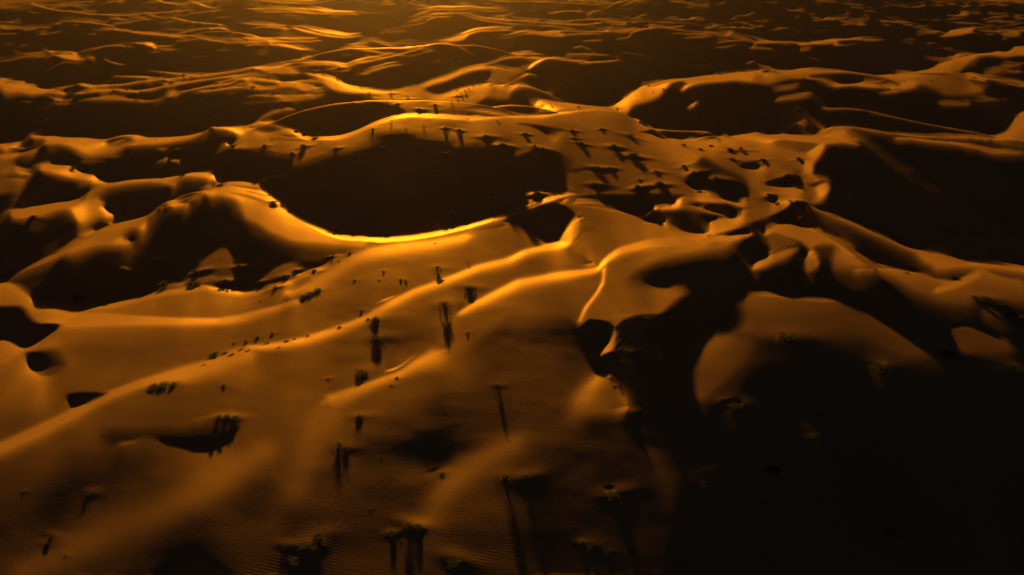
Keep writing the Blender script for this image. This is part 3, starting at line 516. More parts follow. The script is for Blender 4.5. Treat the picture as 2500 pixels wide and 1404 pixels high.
def refine(g, z, cg, lam=.014, damp=.7, mu=4e-6, half=None, report=False):
    u, v = to_map(g.X, g.Y, z)
    Lc = samp(TONE_LEAN_MAP, u, v); Gc = samp(CREST_MAP, u, v)
    e = (z - f4(CAM_H)) / g.r[None].astype(f4)
    rm = np.maximum.accumulate(e, 1)
    V = e >= np.concatenate([np.full((g.n, 1), -1e9, f4), rm[:, :-1]], 1) - f4(2e-5)
    inside = (v > -3) & (v < 710) & (u > -30) & (u < 1280)
    if half is None:
        ex, bi, bj = shade_excess(g, z)
        wa, za = anchors(z, ex, bi, bj, Lc, Gc, V, inside)
    else:
        zh = z[::2, ::2]
        exh, bi, bj = shade_excess(half, zh)
        wah, zah = anchors(zh, exh, bi, bj, Lc[::2, ::2], Gc[::2, ::2], V[::2, ::2], inside[::2, ::2])
        rep = lambda A: np.repeat(np.repeat(A, 2, 0), 2, 1)[:g.n, :g.m]
        ex = enlarge(exh, g.n, g.m).astype(f4); wa = rep(wah) * .25; za = z + rep(zah - zh)
    c = (slice(0, -1), slice(0, -1))
    Lq, Gq = Lc[c], np.maximum(Gc[c], Gc[1:, 1:])
    Vq = V[:-1, :-1] & V[1:, :-1] & V[:-1, 1:] & V[1:, 1:]
    m = g.lean(z); exq = ex[c]; dark = exq > .35
    lit = ease((Lq - .001) / .012)
    td = f4(TT + .015)
    wd = (1 - lit) * np.where(dark, .35, np.where(m < td, 1., .3))
    steep = m > TT + .16
    wd = np.where(steep, .6, wd)
    w = lit + wd
    tgt = (lit * (TT - KL * Lq) + wd * np.where(steep, TT + .11, np.where(dark, m - .03 * np.clip(exq - 1, 0, 1) * (m > -.05), np.maximum(m, td)))) / (w + 1e-9)
    w = w * (1 - .985 * np.clip(Gq, 0, 1))
    w = np.where(Vq, w, .004); tgt = np.where(Vq, tgt, np.clip(m, -.6, .2))
    beyond = v[c] < -3                       # farther than the survey reaches: level on average
    w = np.where(inside[c], w, np.where(beyond, .02, .4 * w)).astype(f4); tgt = np.where(beyond, .02, tgt).astype(f4)
    sl = (z[:, 1:] - z[:, :-1]) * g.ir[:, :-1]
    wl = np.where(sl < -.62, 1.5, np.where(sl > .45, .8, 0)).astype(f4); tl = np.where(sl < 0, -.6, .42).astype(f4)
    zt = (z[1:] - z[:-1]) * g.it
    wt = np.where(np.abs(zt) > .55, .8, 0).astype(f4); tg = (np.sign(zt) * .52).astype(f4)
    lr = (lam * (1 - .95 * np.clip(samp(NEAR_CREST, u, v), 0, 1)) * (1 + 8 * (1 - ease((Lc - .001) / .012)) * inside) * np.where(V, 1, .2)).astype(f4)
    a, b = g.a[c], g.b[c]
    aa, ab, bb = w * a * a, w * a * b, w * b * b
    fr_ = wl * g.ir[:, :-1] ** 2; ft_ = (wt + f4(.01)) * g.it ** 2
    cr = lr[:, 1:-1] * g.c_r[:, 1:-1]; ct = lr[1:-1] * g.c_t
    dg = (wa + f4(mu)).astype(f4)
    def A(x):
        dr = x[:, 1:] - x[:, :-1]; dt = x[1:] - x[:-1]
        fr = fr_ * dr; ft = ft_ * dt
        d1, d2 = dr[:-1], dt[:, :-1]
        fr[:-1] += aa * d1 + ab * d2; ft[:, :-1] += ab * d1 + bb * d2
        q = cr * (dr[:, 1:] - dr[:, :-1]); fr[:, 1:] += q; fr[:, :-1] -= q
        q = ct * (dt[1:] - dt[:-1]); ft[1:] += q; ft[:-1] -= q
        o = dg * x
        o[:, 1:] += fr; o[:, :-1] -= fr; o[1:] += ft; o[:-1] -= ft
        return o
    fr = wl * tl * g.ir[:, :-1]; ft = wt * tg * g.it
    fr[:-1] += w * a * tgt; ft[:, :-1] += w * b * tgt
    B = (wa * za).astype(f4)
    B[:, 1:] += fr; B[:, :-1] -= fr; B[1:] += ft; B[:-1] -= ft
    D = dg + f4(1e-9)
    D[:-1, :-1] += aa + 2 * ab + bb; D[:-1, 1:] += aa; D[1:, :-1] += bb
    D[:, 1:] += fr_; D[:, :-1] += fr_; D[1:] += ft_; D[:-1] += ft_
    D[:, 1:-1] += 4 * cr; D[:, 2:] += cr; D[:, :-2] += cr; D[1:-1] += 4 * ct; D[2:] += ct; D[:-2] += ct
    D = 1 / np.maximum(D, 1e-9)
    x = z.copy(); res = B - A(x); y = res * D; p = y.copy(); rz = float((res * y).sum())
    for it in range(cg):
        Ap = A(p); al = f4(rz / (float((p * Ap).sum()) + 1e-30))
        x += al * p; res -= al * Ap
        y = res * D; r2 = float((res * y).sum()); p *= f4(r2 / rz); p += y; rz = r2
    if report:
        print(g.n, g.m, 'res %.4f' % np.where(Vq & inside[c], np.abs(m - tgt) * w, 0).mean(), 'z %.1f %.1f' % (x.min(), x.max()), 'darklit %.3f' % (((exq < 0) & (m < TT) & (Lq < .04) & Vq & inside[c]).sum() / ((Lq < .04) & Vq & inside[c]).sum()), 'dz %.3f' % np.abs(x - z).mean(), flush=True)
    return z + f4(damp) * (x - z)
def anchors(z, ex, bi, bj, Lc, Gc, V, inside):
    bad = (ex > .05) & (Lc > .06) & V & inside & (Gc < .3)
    d = np.clip(ex, 0, 6) * f4(.55)
    dz = np.zeros_like(z); np.maximum.at(dz, (bi[bad], bj[bad]), d[bad])
    blk = (dz > 0) & ~bad
    return np.where(bad | blk, .0015, 0).astype(f4), np.where(bad, z + d, np.where(blk, z - dz, z))
def enlarge(z, n, m):
    def cub(A, i):
        k = np.clip(np.floor(i).astype(int), 0, A.shape[0] - 2); f = (i - k)[:, None].astype(f4)
        g = lambda o: A[np.clip(k + o, 0, A.shape[0] - 1)]
        p0, p1, p2, p3 = g(-1), g(0), g(1), g(2)
        return p1 + f4(.5) * f * (p2 - p0 + f * (2 * p0 - 5 * p1 + 4 * p2 - p3 + f * (3 * (p1 - p2) + p3 - p0)))
    return np.ascontiguousarray(cub(np.ascontiguousarray(cub(z, np.linspace(0, z.shape[0] - 1, n)).T), np.linspace(0, z.shape[1] - 1, m)).T)
def crest_map(L):
    lo = np.roll(L, 2, 0); lo[:2] = L[:1]
    hi = np.roll(L, -2, 0); hi[-2:] = L[-1:]
    G = np.clip((hi - lo) / .10, 0, 1); G[hi < .06] = 0
    G = np.maximum.reduce([G, np.roll(G, 1, 0), np.roll(G, -1, 0)])
    return np.roll(G * (np.roll(lo, 2, 0) < .12), -2, 0).astype(f4)
def solve_heights(plan, report=False):
    z = None; g = None
    for n, m, outer, cg in plan:
        half = Grid((n + 1) // 2, (m + 1) // 2) if n > 600 else None
        g = Grid(n, m)
        z = np.zeros((n, m), f4) if z is None else enlarge(z, n, m)
        for k in range(outer):
            z = refine(g, z, cg, half=half, report=report)
    return g, z
def near_crest(G):
    N = G.copy()
    for k in range(1, 6):
        N = np.maximum.reduce([N, np.roll(G, k, 0), np.roll(G, -k, 0)])
    return N
TONE_LEAN_MAP = (lean_for(finish_map()) / KL).astype(f4)  # painted brightness becomes lean of the sand
CREST_MAP = crest_map(TONE_LEAN_MAP)
NEAR_CREST = near_crest(CREST_MAP)
GRID, ZC = solve_heights([(91, 121, 12, 80), (181, 241, 10, 100), (361, 481, 9, 140), (901, 1201, 5, 130)])
ZC = ZC.astype(float)
NP, NR = ZC.shape
rr, DPHI, DL = GRID.r, GRID.dp, GRID.dl
def vnoise(x, y, s, seed):
    x = x / s + seed * 17.3; y = y / s + seed * 5.1
    xi = np.floor(x).astype(np.int64); yi = np.floor(y).astype(np.int64); fx = x - xi; fy = y - yi
    fx = fx ** 3 * (fx * (fx * 6 - 15) + 10); fy = fy ** 3 * (fy * (fy * 6 - 15) + 10)
    def h(a, b):
        n = (a * 374761393 + b * 668265263 + seed * 1442695) & 0x7fffffff
        n = ((n ^ (n >> 13)) * 1274126177) & 0x7fffffff
        return ((n ^ (n >> 16)) & 0xffff) / 65535.0
    return (h(xi, yi) * (1 - fx) + h(xi + 1, yi) * fx) * (1 - fy) + (h(xi, yi + 1) * (1 - fx) + h(xi + 1, yi + 1) * fx) * fy
def wild(x, y):            # dunes beyond the surveyed part
    w = x * .25 + y + 40 * vnoise(x, y, 160, 3)
    s = (w / 130.0) % 1.0
    a = 0.4 + 0.9 * vnoise(x, y, 260, 5)
    saw = np.where(s < .78, s / .78, (1 - s) / .22)
    saw = saw * saw * (3 - 2 * saw)
    return a * 9 * (saw - .5) + 5 * (vnoise(x, y, 420, 7) - .5)
def survey(x, y):
    r = np.hypot(x, y); ph = np.arctan2(x, y)
    i = np.clip((ph + PHI) / DPHI, 0, NP - 1.0001); j = np.clip((np.log(np.maximum(r, 1e-6)) - math.log(R0)) / DL, 0, NR - 1.0001)
    ii = i.astype(int); jj = j.astype(int); fi = i - ii; fj = j - jj
    return (ZC[ii, jj] * (1 - fj) + ZC[ii, jj + 1] * fj) * (1 - fi) + (ZC[ii + 1, jj] * (1 - fj) + ZC[ii + 1, jj + 1] * fj) * fi
def ground(x, y):
    """Height of the sand at (x, y)."""
    x = np.asarray(x, float); y = np.asarray(y, float)
    r = np.hypot(x, y); ph = np.abs(np.arctan2(x, y))
    z = survey(x, y)
    k = np.clip((r - 700) / 160, 0, 1) + np.clip((ph - PHI) / .35, 0, 1) + np.clip((R0 - r) / 60, 0, 1)
    k = np.clip(k, 0, 1); k = k * k * (3 - 2 * k)
    z = z * (1 - k) + (wild(x, y) * np.clip((r - 20) / 200, 0, 1)) * k
    z += .055 * (vnoise(x, y * 1.6, 11, 31) - .5) + .014 * (vnoise(x + .3 * y, y * 1.5, 4.3, 32) - .5)
    for (fx, fy, fr) in FLUTES:          # grain-flow grooves down the slip faces
        m = np.hypot(x - fx, y - fy) < 2.2 * fr
        if m.any():
            dx, dy = x[m] - fx, y[m] - fy
            w = np.exp(-((dx * dx + dy * dy) / fr ** 2) ** 1.5)
            s = dx * .78 - dy * .62 + .5 * vnoise(dx, dy, 3.0, 41)
            z[m] += .007 * w * np.sin(s * 6.2832 / 1.5) * (.4 + vnoise(dx, dy, 2.2, 42))
    for (mx, my, mh, ma, mb, mc, ms) in MOUNDS:
        m = (np.abs(x - mx) < 5 * ma) & (np.abs(y - my) < 5 * ma)
        if m.any():
            dx, dy = x[m] - mx, y[m] - my
            u = dx * mc + dy * ms; v = -dx * ms + dy * mc
            z[m] += mh * np.exp(-(u / ma) ** 2 - (v / mb) ** 2)
    return z
MOUNDS = []
FLUTES = []
def link(name, me, mat=None, parent=None):
    o = bpy.data.objects.new(name, me)
    scene.collection.objects.link(o)
    if mat: me.materials.append(mat)
    if parent: o.parent = parent
    return o
def build_ground():
    phis = np.concatenate([np.linspace(-PHI, PHI, NP), np.linspace(PHI, 2 * math.pi - PHI, 92)[1:-1]])
    rs = np.concatenate([np.linspace(0.5, R0, 14)[:-1], rr, np.geomspace(R1, 9000, 70)[1:]])
    n, m = len(phis), len(rs)
    X = np.sin(phis)[:, None] * rs[None]; Y = np.cos(phis)[:, None] * rs[None]
    Z = ground(X.ravel(), Y.ravel())
    co = np.stack([X.ravel(), Y.ravel(), Z], 1)
    i = np.arange(n)[:, None]; j = np.arange(m - 1)[None]
    i2 = (i + 1) % n
    f = np.stack([i * m + j + 0 * i, i * m + j + 1, i2 * m + j + 1, i2 * m + j], -1).reshape(-1, 4)
    me = bpy.data.meshes.new('dune_field')
    nf = len(f)
    me.vertices.add(len(co)); me.vertices.foreach_set('co', co.ravel())
    me.loops.add(nf * 4); me.loops.foreach_set('vertex_index', f[:, ::-1].ravel().astype(np.int32))
    me.polygons.add(nf); me.polygons.foreach_set('loop_start', np.arange(nf, dtype=np.int32) * 4)
    me.polygons.foreach_set('use_smooth', np.ones(nf, bool))
    me.update(calc_edges=True)
    o = link('dune_field', me, SAND)
    o['kind'] = 'structure'
    return o
# ------------------------------------------------------------------ where the shrubs stand
def spot(px, py):
    """Where the line of sight through photo point (px, py) meets the sand (arrays)."""
    px = np.asarray(px, float); py = np.asarray(py, float)
    dx = (px - CX) / FPX; up = (CY - py) / FPX
    d = np.stack([dx, math.cos(PITCH) + up * math.sin(PITCH), -math.sin(PITCH) + up * math.cos(PITCH)], 1)
    d /= np.linalg.norm(d, axis=1)[:, None]
    t = (CAM_H - 32) / -d[:, 2]; done = np.zeros(len(px), bool)
    for k in range(900):
        p = d * t[:, None]
        gap = CAM_H + p[:, 2] - survey(p[:, 0], p[:, 1])
        done |= gap < 0.02
        if done.sum() == len(done): break
        t = np.where(done, t, t + np.clip(gap * .6, .05, 6))
    return d[:, 0] * t, d[:, 1] * t, t
# zone: (phrase that completes the label, group, mound height factor, members as x, y, width in photo points, kind)
# kinds: d dense bush, t twiggy upright shrub, s low scrub
ZONES = [
 ('', 'shrubs on the near dunes', .012, [
  (372,947,30,'d','dense left shrub of the wide clump on the lower left crest'),
  (396,943,36,'d','biggest dark shrub in the wide clump on the lower left crest'),
  (424,939,34,'t','feathery right end shrub of the clump on the lower left crest'),
  (546,941,18,'t','small round twiggy shrub alone right of the lower left clump'),
  (876,1018,24,'d','dark upright bush whose short shadow points straight at the viewer, near the middle bottom',0.2),
  (828,1088,34,'t','ragged shrub with a lit yellowish rim and a long straight shadow',0.2),
  (846,1096,22,'d','small dark bush touching the right foot of the ragged yellow rimmed shrub',0.2),
  (920,826,36,'d','broad bush casting the longest wide shadow below the sharp golden ridge',0.26),
  (1213,942,20,'t','slim tall shrub with yellow green tip and a thin slanting shadow',0.3),
  (916,780,30,'d','dark bush astride the sharp golden ridge with forked shadow',0.25),
  (899,780,14,'d','small bush at the left foot of the bush astride the golden ridge'),
  (1084,746,40,'t','spreading shrub on a small mound with fringed shadow, right of the golden ridge',0.4),
  (1146,702,30,'d','flat topped bush whose shadow falls like a dark curtain',0.3),
  (1068,656,24,'t','tall ragged shrub upslope of the round black bush',0.5),
  (1076,686,28,'d','round black bush sitting on the golden ridge line'),
  (978,682,12,'t','left shrub of the close pair with twin stick shadows'),
  (990,684,12,'t','right shrub of the close pair with twin stick shadows'),
  (936,662,10,'t','thin shrub with a narrow drooping shadow high on the golden slope'),
  (742,724,24,'d','lower left shrub of the slanting hedge of three'),
  (758,717,24,'d','middle shrub of the slanting hedge of three'),
  (776,709,24,'d','upper right shrub of the slanting hedge of three'),
  (866,684,12,'s','tiny low tuft left of the twin stick shadows'),
  (881,758,15,'t','small forked shrub above the bush astride the golden ridge'),
  (926,684,9,'s','small tuft whose loop shaped shadow trails far down the slope'),
  (524,868,30,'d','leftmost and darkest shrub of the row along the lower golden ridge'),
  (549,864,20,'d','second shrub of the row along the lower golden ridge'),
  (566,868,18,'d','third shrub of the row along the lower golden ridge'),
  (590,855,30,'s','greyish low shrub at the right end of the row along the lower golden ridge'),
  (606,858,22,'s','pale low shrub below the right end of the ridge row'),
  (498,892,15,'s','faint round tuft left below the ridge row'),
  (571,838,10,'t','faintest of the upright shrubs standing above the ridge row'),
  (600,834,16,'t','leftmost dark upright shrub of three above the ridge row'),
  (628,824,17,'t','middle upright shrub of three above the ridge row'),
  (664,815,17,'t','rightmost upright shrub of three above the ridge row'),
  (652,840,26,'s','low dark mat of scrub on the ridge line'),
  (699,835,20,'d','dome shaped dark bush on the ridge line'),
  (719,828,13,'t','small upright shrub just right of the dome shaped bush'),
  (751,820,14,'t','narrow upright shrub further up the ridge from the dome shaped bush'),
  (681,849,13,'s','pale dry tuft just below the ridge line'),
  (829,800,20,'t','open twiggy shrub on the ridge left of the forked shadow bush'),
  (638,734,11,'s','single small tuft on the bright upper slope at left'),
  (882,909,38,'d','black bush on a lit hump below the long wide shadow'),
  (800,924,12,'s','tiny black tuft left of the bush on the lit hump'),
  (969,923,13,'d','small round bush on the soft crest right of the lit hump'),
  (955,940,11,'s','tiny dry tuft under the small round crest bush'),
  (1141,812,10,'t','small slim shrub with a short grey shadow at the shade edge'),
  (1143,640,8,'s','tiny tuft high on the golden slope under the dark cone'),
  (1063,594,10,'s','tiny tuft just under the long curved crest'),
  (854,617,14,'d','small bush at the left foot of the long curved crest'),
  (814,621,9,'t','small shrub in the shade just left of the crest foot bush'),
  (828,638,10,'t','small shrub on the shade edge below the crest foot bush'),
  (1526,634,9,'s','tiny bent stick on the bright brow right of the notch'),
 ]),
 ('', 'shrubs on the dark foreground slope', .02, [
  (535,1019,24,'t','left shrub of the three fringing the top of the dark hollow',0.25),
  (554,1018,22,'t','middle shrub of the three fringing the top of the dark hollow',0.25),
  (573,1021,24,'d','right shrub of the three fringing the top of the dark hollow',0.2),
  (779,1309,34,'d','upper right shrub of the lit rimmed group at the bottom edge'),
  (741,1334,34,'d','middle shrub of the lit rimmed group at the bottom edge'),
  (764,1337,26,'d','small right hand shrub of the lit rimmed group at the bottom edge'),
  (697,1334,22,'s','left shrub of the lit rimmed group at the bottom edge'),
  (722,1370,34,'d','lowest shrub of the lit rimmed group at the bottom edge'),
  (958,1302,22,'d','small black bush left of the greenish bush near the bottom'),
  (994,1284,38,'t','greenish shrub with a long shadow running off the bottom edge',0.2),
  (1019,1288,26,'d','dark right neighbour of the greenish bottom shrub'),
  (1108,1369,44,'d','big dark bush with a lit sand crown at the bottom edge'),
  (1079,1156,22,'s','scrub on the lit tipped hump in the middle of the brown slope'),
  (1234,1168,38,'t','left of two tall shrubs whose broad shadows run off the bottom',0.3),
  (1282,1166,32,'t','right of two tall shrubs whose broad shadows run off the bottom',0.3),
  (1415,1326,16,'t','left small green flecked shrub in the black lower right'),
  (1438,1335,26,'t','larger green flecked shrub in the black lower right'),
  (1481,1351,16,'s','faint scrub at the right end of the green flecked row'),
  (1498,1207,36,'d','dark shrub with a small lit crown at the edge of the black slope'),
  (1979,1062,48,'d','large black bush deep in the dark right slope'),
  (1713,1173,44,'d','black bush in the middle of the dark lower right'),
  (1727,1150,22,'s','small scrub behind the black bush in the dark lower right'),
  (1887,1147,38,'d','wide black bush right of centre in the dark lower right'),
  (1865,1224,24,'s','low black scrub below the wide black bush'),
  (2175,1299,34,'d','rightmost black bush near the bottom right corner'),
  (1536,1006,18,'s','scrub at the tip of the lit wedge'),
  (1792,992,44,'d','shrub with glowing rim standing alone on the black slope'),
  (2004,1011,24,'s','faint low scrub right of the glowing rim shrub'),
  (218,1206,20,'s','faint scrub in the dark hollow at lower left'),
  (126,1308,17,'s','upper tuft of the pair near the bottom left corner'),
  (117,1327,20,'d','lower tuft of the pair near the bottom left corner'),
  (161,1357,10,'s','tiny leaning tuft near the bottom left corner'),
  (58,1201,9,'s','tiny lone tuft near the left edge, low down'),
  (1540,857,20,'t','green tinged shrub alone in the deep shade right of the notch'),
  (1585,774,34,'d','dark bush at the end of the bright lip above the notch'),
  (1497,891,18,'s','scrub in the shade below the striped slip face'),
  (1921,826,54,'d','broad shrub mound with bright left rim on the right hand dune'),
  (2150,899,50,'d','shrub mound with glowing left edge below the right hand dune'),
  (2314,866,44,'d','shrub with orange lit foot further right of the glowing mound'),
  (2488,902,26,'d','shrub cut by the right edge of the picture'),
  (2211,955,17,'s','faint scrub under the orange footed shrub'),
  (2380,729,30,'t','left shrub of the hedge on the far right dune'),
  (2410,733,34,'d','middle shrub of the hedge on the far right dune'),
  (2442,745,34,'d','right shrub of the hedge on the far right dune'),
  (2475,771,40,'d','green tinged shrub below the hedge on the far right dune'),
  (2137,659,14,'d','small black tuft on the bright edge of the right hand ridge'),
  (2214,668,14,'d','second small tuft along the bright edge of the right hand ridge'),
  (2345,684,14,'s','small scrub on the lit lip of the far right hollow'),
 ]),
 ('on the bright sand flat behind the dark cone', 'shrubs on the bright sand flat', .09, [
  (1282,328,16,'d'),(1227,357,22,'d'),(1397,320,14,'d'),(1469,316,14,'s'),(1538,334,30,'s'),(1418,352,20,'d'),(1497,360,24,'d'),(1546,384,34,'d'),(1323,365,20,'s'),(1305,357,11,'d'),
  (1456,413,30,'s'),(1490,412,16,'s'),(1451,451,22,'d'),(1556,460,24,'d'),(1610,453,28,'d'),(1669,358,20,'t'),(1710,367,14,'d'),(1736,358,14,'d'),(1782,369,22,'d'),(1808,369,22,'t'),
  (1726,328,16,'s'),(1669,407,16,'d'),(1695,425,24,'s'),(1751,442,30,'d'),(1787,390,20,'s'),(1561,439,12,'s'),(1602,421,20,'s'),(1708,469,20,'s'),(1402,338,12,'t'),(1310,474,24,'d'),
  (1950,390,16,'d'),(1924,433,26,'d'),(1876,480,20,'t'),(1930,494,16,'s'),(1946,494,16,'s'),(1961,495,14,'s'),(1862,392,16,'d'),(1295,448,12,'d')]),
 ('on the lit brow above the great hollow', 'shrubs on the long lit brow', .06, [
  (1033,303,8,'t'),(990,313,7,'t'),(1085,313,10,'d'),(1092,311,7,'t'),(1120,319,16,'d'),(1187,334,22,'d'),(1226,358,16,'d'),(910,315,9,'d'),(741,360,22,'d'),(646,358,16,'d'),(820,363,16,'s'),(713,376,16,'d'),(664,338,8,'s')]),
 ('on the ridge fan left of the great hollow', 'shrubs on the ridge fan', .05, [
  (641,448,17,'d'),(667,497,24,'d'),(650,440,18,'s'),(672,500,14,'s'),(657,476,12,'s')]),
 ('in the great hollow behind the long crest', 'shrubs in the great dark hollow', .02, [
  (838,424,12,'d'),(867,385,12,'d'),(1067,421,18,'d'),(1097,437,8,'s'),(936,362,13,'d'),(1100,523,22,'d'),(1131,503,16,'d'),(1204,513,10,'d'),(818,560,24,'d'),(1202,475,12,'s'),
  (1177,413,10,'d'),(1087,375,12,'s'),(779,310,9,'d'),(723,321,12,'d'),(743,326,14,'d'),(769,339,20,'d'),(695,469,12,'d'),(715,468,12,'s'),(869,487,10,'s'),(902,569,10,'s'),(925,437,7,'s'),(1125,450,9,'s')]),
 ('on the humps beside the round left hollow', 'shrubs beside the round left hollow', .08, [
  (400,700,36,'t'),(474,699,36,'d'),(477,667,24,'d'),(584,653,18,'d'),(549,690,22,'d'),(385,637,22,'d'),(297,658,12,'d'),(190,730,24,'d'),(536,708,12,'t'),(556,710,12,'t'),(633,690,12,'t'),
  (767,663,16,'d'),(672,704,16,'s'),(697,677,22,'s'),(811,628,10,'t'),(720,662,16,'s')]),
 ('on the shaded slopes further left', 'shrubs on the shaded left slopes', .05, [
  (446,430,14,'d'),(427,368,16,'d'),(415,397,14,'d'),(379,340,10,'d'),(236,397,10,'s'),(277,388,14,'d'),(320,392,10,'d'),(82,531,17,'d'),(301,518,8,'s'),(180,415,26,'t'),(208,421,16,'t'),(569,365,36,'t')]),
 ('on the streaky ridges at upper left', 'shrubs on the upper left ridges', .05, [
  (185,211,20,'d'),(279,202,16,'d'),(311,221,20,'d'),(354,194,12,'d'),(331,220,12,'d'),(277,222,12,'d'),(346,228,20,'d'),(420,203,18,'d'),(428,190,12,'d'),(449,185,16,'d'),(528,206,18,'d'),(523,215,10,'d'),
  (618,212,15,'d'),(395,206,12,'d'),(174,233,22,'d'),(128,244,16,'d'),(364,240,16,'d'),(492,182,10,'s'),(513,190,10,'s'),(546,235,9,'d'),(473,234,9,'d'),(400,195,10,'s')]),
 ('in the wide shaded trough at left', 'tufts in the shaded left trough', .03, [
  (95,267,14,'d'),(115,292,12,'d'),(324,289,14,'s'),(292,304,10,'s'),(390,277,14,'d'),(434,297,16,'d'),(468,278,14,'d'),(490,301,10,'s'),(524,292,12,'d'),(570,272,10,'d'),(545,265,8,'s'),(620,252,9,'d'),(535,236,8,'s'),
  (490,255,9,'s'),(96,325,12,'d'),(167,326,10,'d'),(288,320,12,'d'),(320,320,12,'s'),(618,250,8,'s'),(636,255,7,'s'),(508,245,8,'s'),(560,254,9,'s'),(25,120,9,'s'),(42,120,9,'s'),(10,92,9,'s')]),
 ('on the brightest ridges at upper centre', 'shrubs on the far sunlit ridges', .05, [
  (902,229,20,'d'),(997,243,14,'d'),(994,236,8,'t'),(1023,267,12,'d'),(827,167,14,'d'),(955,228,12,'s'),(1062,256,12,'d'),(1103,250,8,'s'),(945,249,8,'s'),(970,253,10,'s'),(1104,263,8,'s'),(1141,291,9,'d'),(1215,297,9,'d'),(955,296,9,'d'),
  (1116,235,14,'t'),(1126,230,14,'t'),(1136,224,14,'t'),(1144,218,12,'t'),(1156,209,9,'s'),(1170,206,8,'s'),(1110,198,9,'s'),(618,214,9,'s'),(666,228,12,'d'),(657,186,10,'d'),(722,206,7,'t'),(695,249,10,'d'),(735,144,10,'d'),(770,175,12,'s'),(793,163,9,'s'),(884,179,9,'s')]),
 ('in the shaded bowl at upper middle', 'tufts in the upper middle bowl', .03, [
  (1380,205,14,'d'),(1411,201,14,'d'),(1445,192,9,'d'),(1447,198,10,'s'),(1511,204,13,'d'),(1361,219,11,'d'),(1400,222,10,'d'),(1431,223,11,'d'),(1466,223,10,'d'),(1502,243,12,'d'),(1339,185,8,'s'),(1489,196,8,'s'),(1470,209,8,'s'),
  (1452,206,8,'s'),(1370,242,9,'s'),(1322,210,8,'s'),(1559,172,9,'d'),(1500,217,7,'s'),(1396,235,7,'s'),(1231,164,10,'d'),(1271,161,8,'s'),(1275,148,8,'s'),(1420,149,10,'d'),(1340,118,9,'d'),(1257,107,7,'s')]),
 ('on the lit ridge around the upper middle bowl', 'shrubs on the lit right ridge', .05, [
  (1660,188,14,'d'),(1758,183,16,'d'),(1583,211,16,'d'),(1619,219,16,'d'),(1594,226,9,'d'),(1551,235,9,'d'),(1540,240,7,'s'),(1412,263,16,'d'),(1480,258,14,'d'),(1507,266,14,'d'),(1349,262,12,'d'),(1345,258,10,'t'),(1323,256,10,'t'),(1325,242,8,'s'),(1476,259,8,'s'),
  (1705,194,9,'s'),(1697,223,9,'s'),(1736,160,12,'d'),(1757,168,9,'s'),(1684,171,8,'s')]),
 ('on the great dark face at upper right', 'tufts on the upper right dark face', .03, [
  (2060,260,12,'d'),(1943,268,14,'d'),(2140,258,11,'d'),(2108,270,10,'s'),(2127,282,9,'s'),(1908,251,8,'s'),(1997,238,9,'s'),(2107,233,9,'s'),(2197,247,8,'s'),(1930,262,8,'s'),(2007,288,8,'s'),(2212,283,10,'s'),(2223,300,9,'d'),(2225,232,9,'s'),
  (1788,262,13,'d'),(1710,285,14,'d'),(1744,293,9,'d'),(1799,289,10,'s'),(1665,285,10,'s'),(1752,300,9,'s'),(1594,298,11,'d'),(1700,240,9,'s'),(1668,245,8,'s'),(1820,271,7,'s'),(2336,309,9,'s'),(2072,229,12,'s'),(2085,233,12,'s')]),
 ('in the far shaded trough at right', 'tufts in the far right trough', .03, [
  (1870,120,9,'d'),(1919,130,9,'d'),(1920,152,9,'d'),(2132,145,10,'d'),(2137,135,9,'d'),(2194,149,9,'d'),(2310,109,9,'d'),(2285,130,9,'s'),(2188,90,8,'s'),(2139,79,8,'s'),(2037,82,8,'s'),(2162,98,10,'d'),(2176,103,8,'s'),(1610,117,8,'s'),(1560,113,8,'d'),
  (1612,104,8,'s'),(1570,102,8,'s'),(1648,99,8,'s'),(1665,121,10,'s'),(1690,134,10,'s'),(1724,138,10,'s'),(1783,147,11,'d'),(1790,155,10,'d'),(1748,142,9,'s'),(1692,116,7,'s'),(2262,124,7,'s'),(2340,127,7,'s')]),
 ('on the lit ridge at far right', 'shrubs on the far right ridge', .05, [
  (1962,192,11,'d'),(1972,196,13,'d'),(2077,200,12,'d'),(2168,218,12,'d'),(2154,214,8,'d'),(2180,181,12,'d'),(2208,199,9,'d'),(2275,198,9,'d'),(2378,191,13,'d'),(2411,198,10,'d'),(2323,208,9,'d'),(2345,180,7,'s'),(2027,186,8,'s'),(2290,193,7,'s'),(2247,181,8,'s'),(2265,182,8,'s'),(1947,96,14,'d'),(2478,282,12,'d')]),
]
SHRUBS = []
ORD = ['first', 'second', 'third', 'fourth', 'fifth', 'sixth', 'seventh', 'eighth', 'ninth', 'tenth', 'eleventh', 'twelfth', 'thirteenth', 'fourteenth', 'fifteenth',
       'sixteenth', 'seventeenth', 'eighteenth', 'nineteenth', 'twentieth', 'twenty first', 'twenty second', 'twenty third', 'twenty fourth', 'twenty fifth', 'twenty sixth',
       'twenty seventh', 'twenty eighth', 'twenty ninth', 'thirtieth', 'thirty first', 'thirty second', 'thirty third', 'thirty fourth', 'thirty fifth', 'thirty sixth', 'thirty seventh', 'thirty eighth', 'thirty ninth', 'fortieth']
KINDWORD = {'d': 'dark bush', 't': 'twiggy shrub', 's': 'low scrub tuft'}
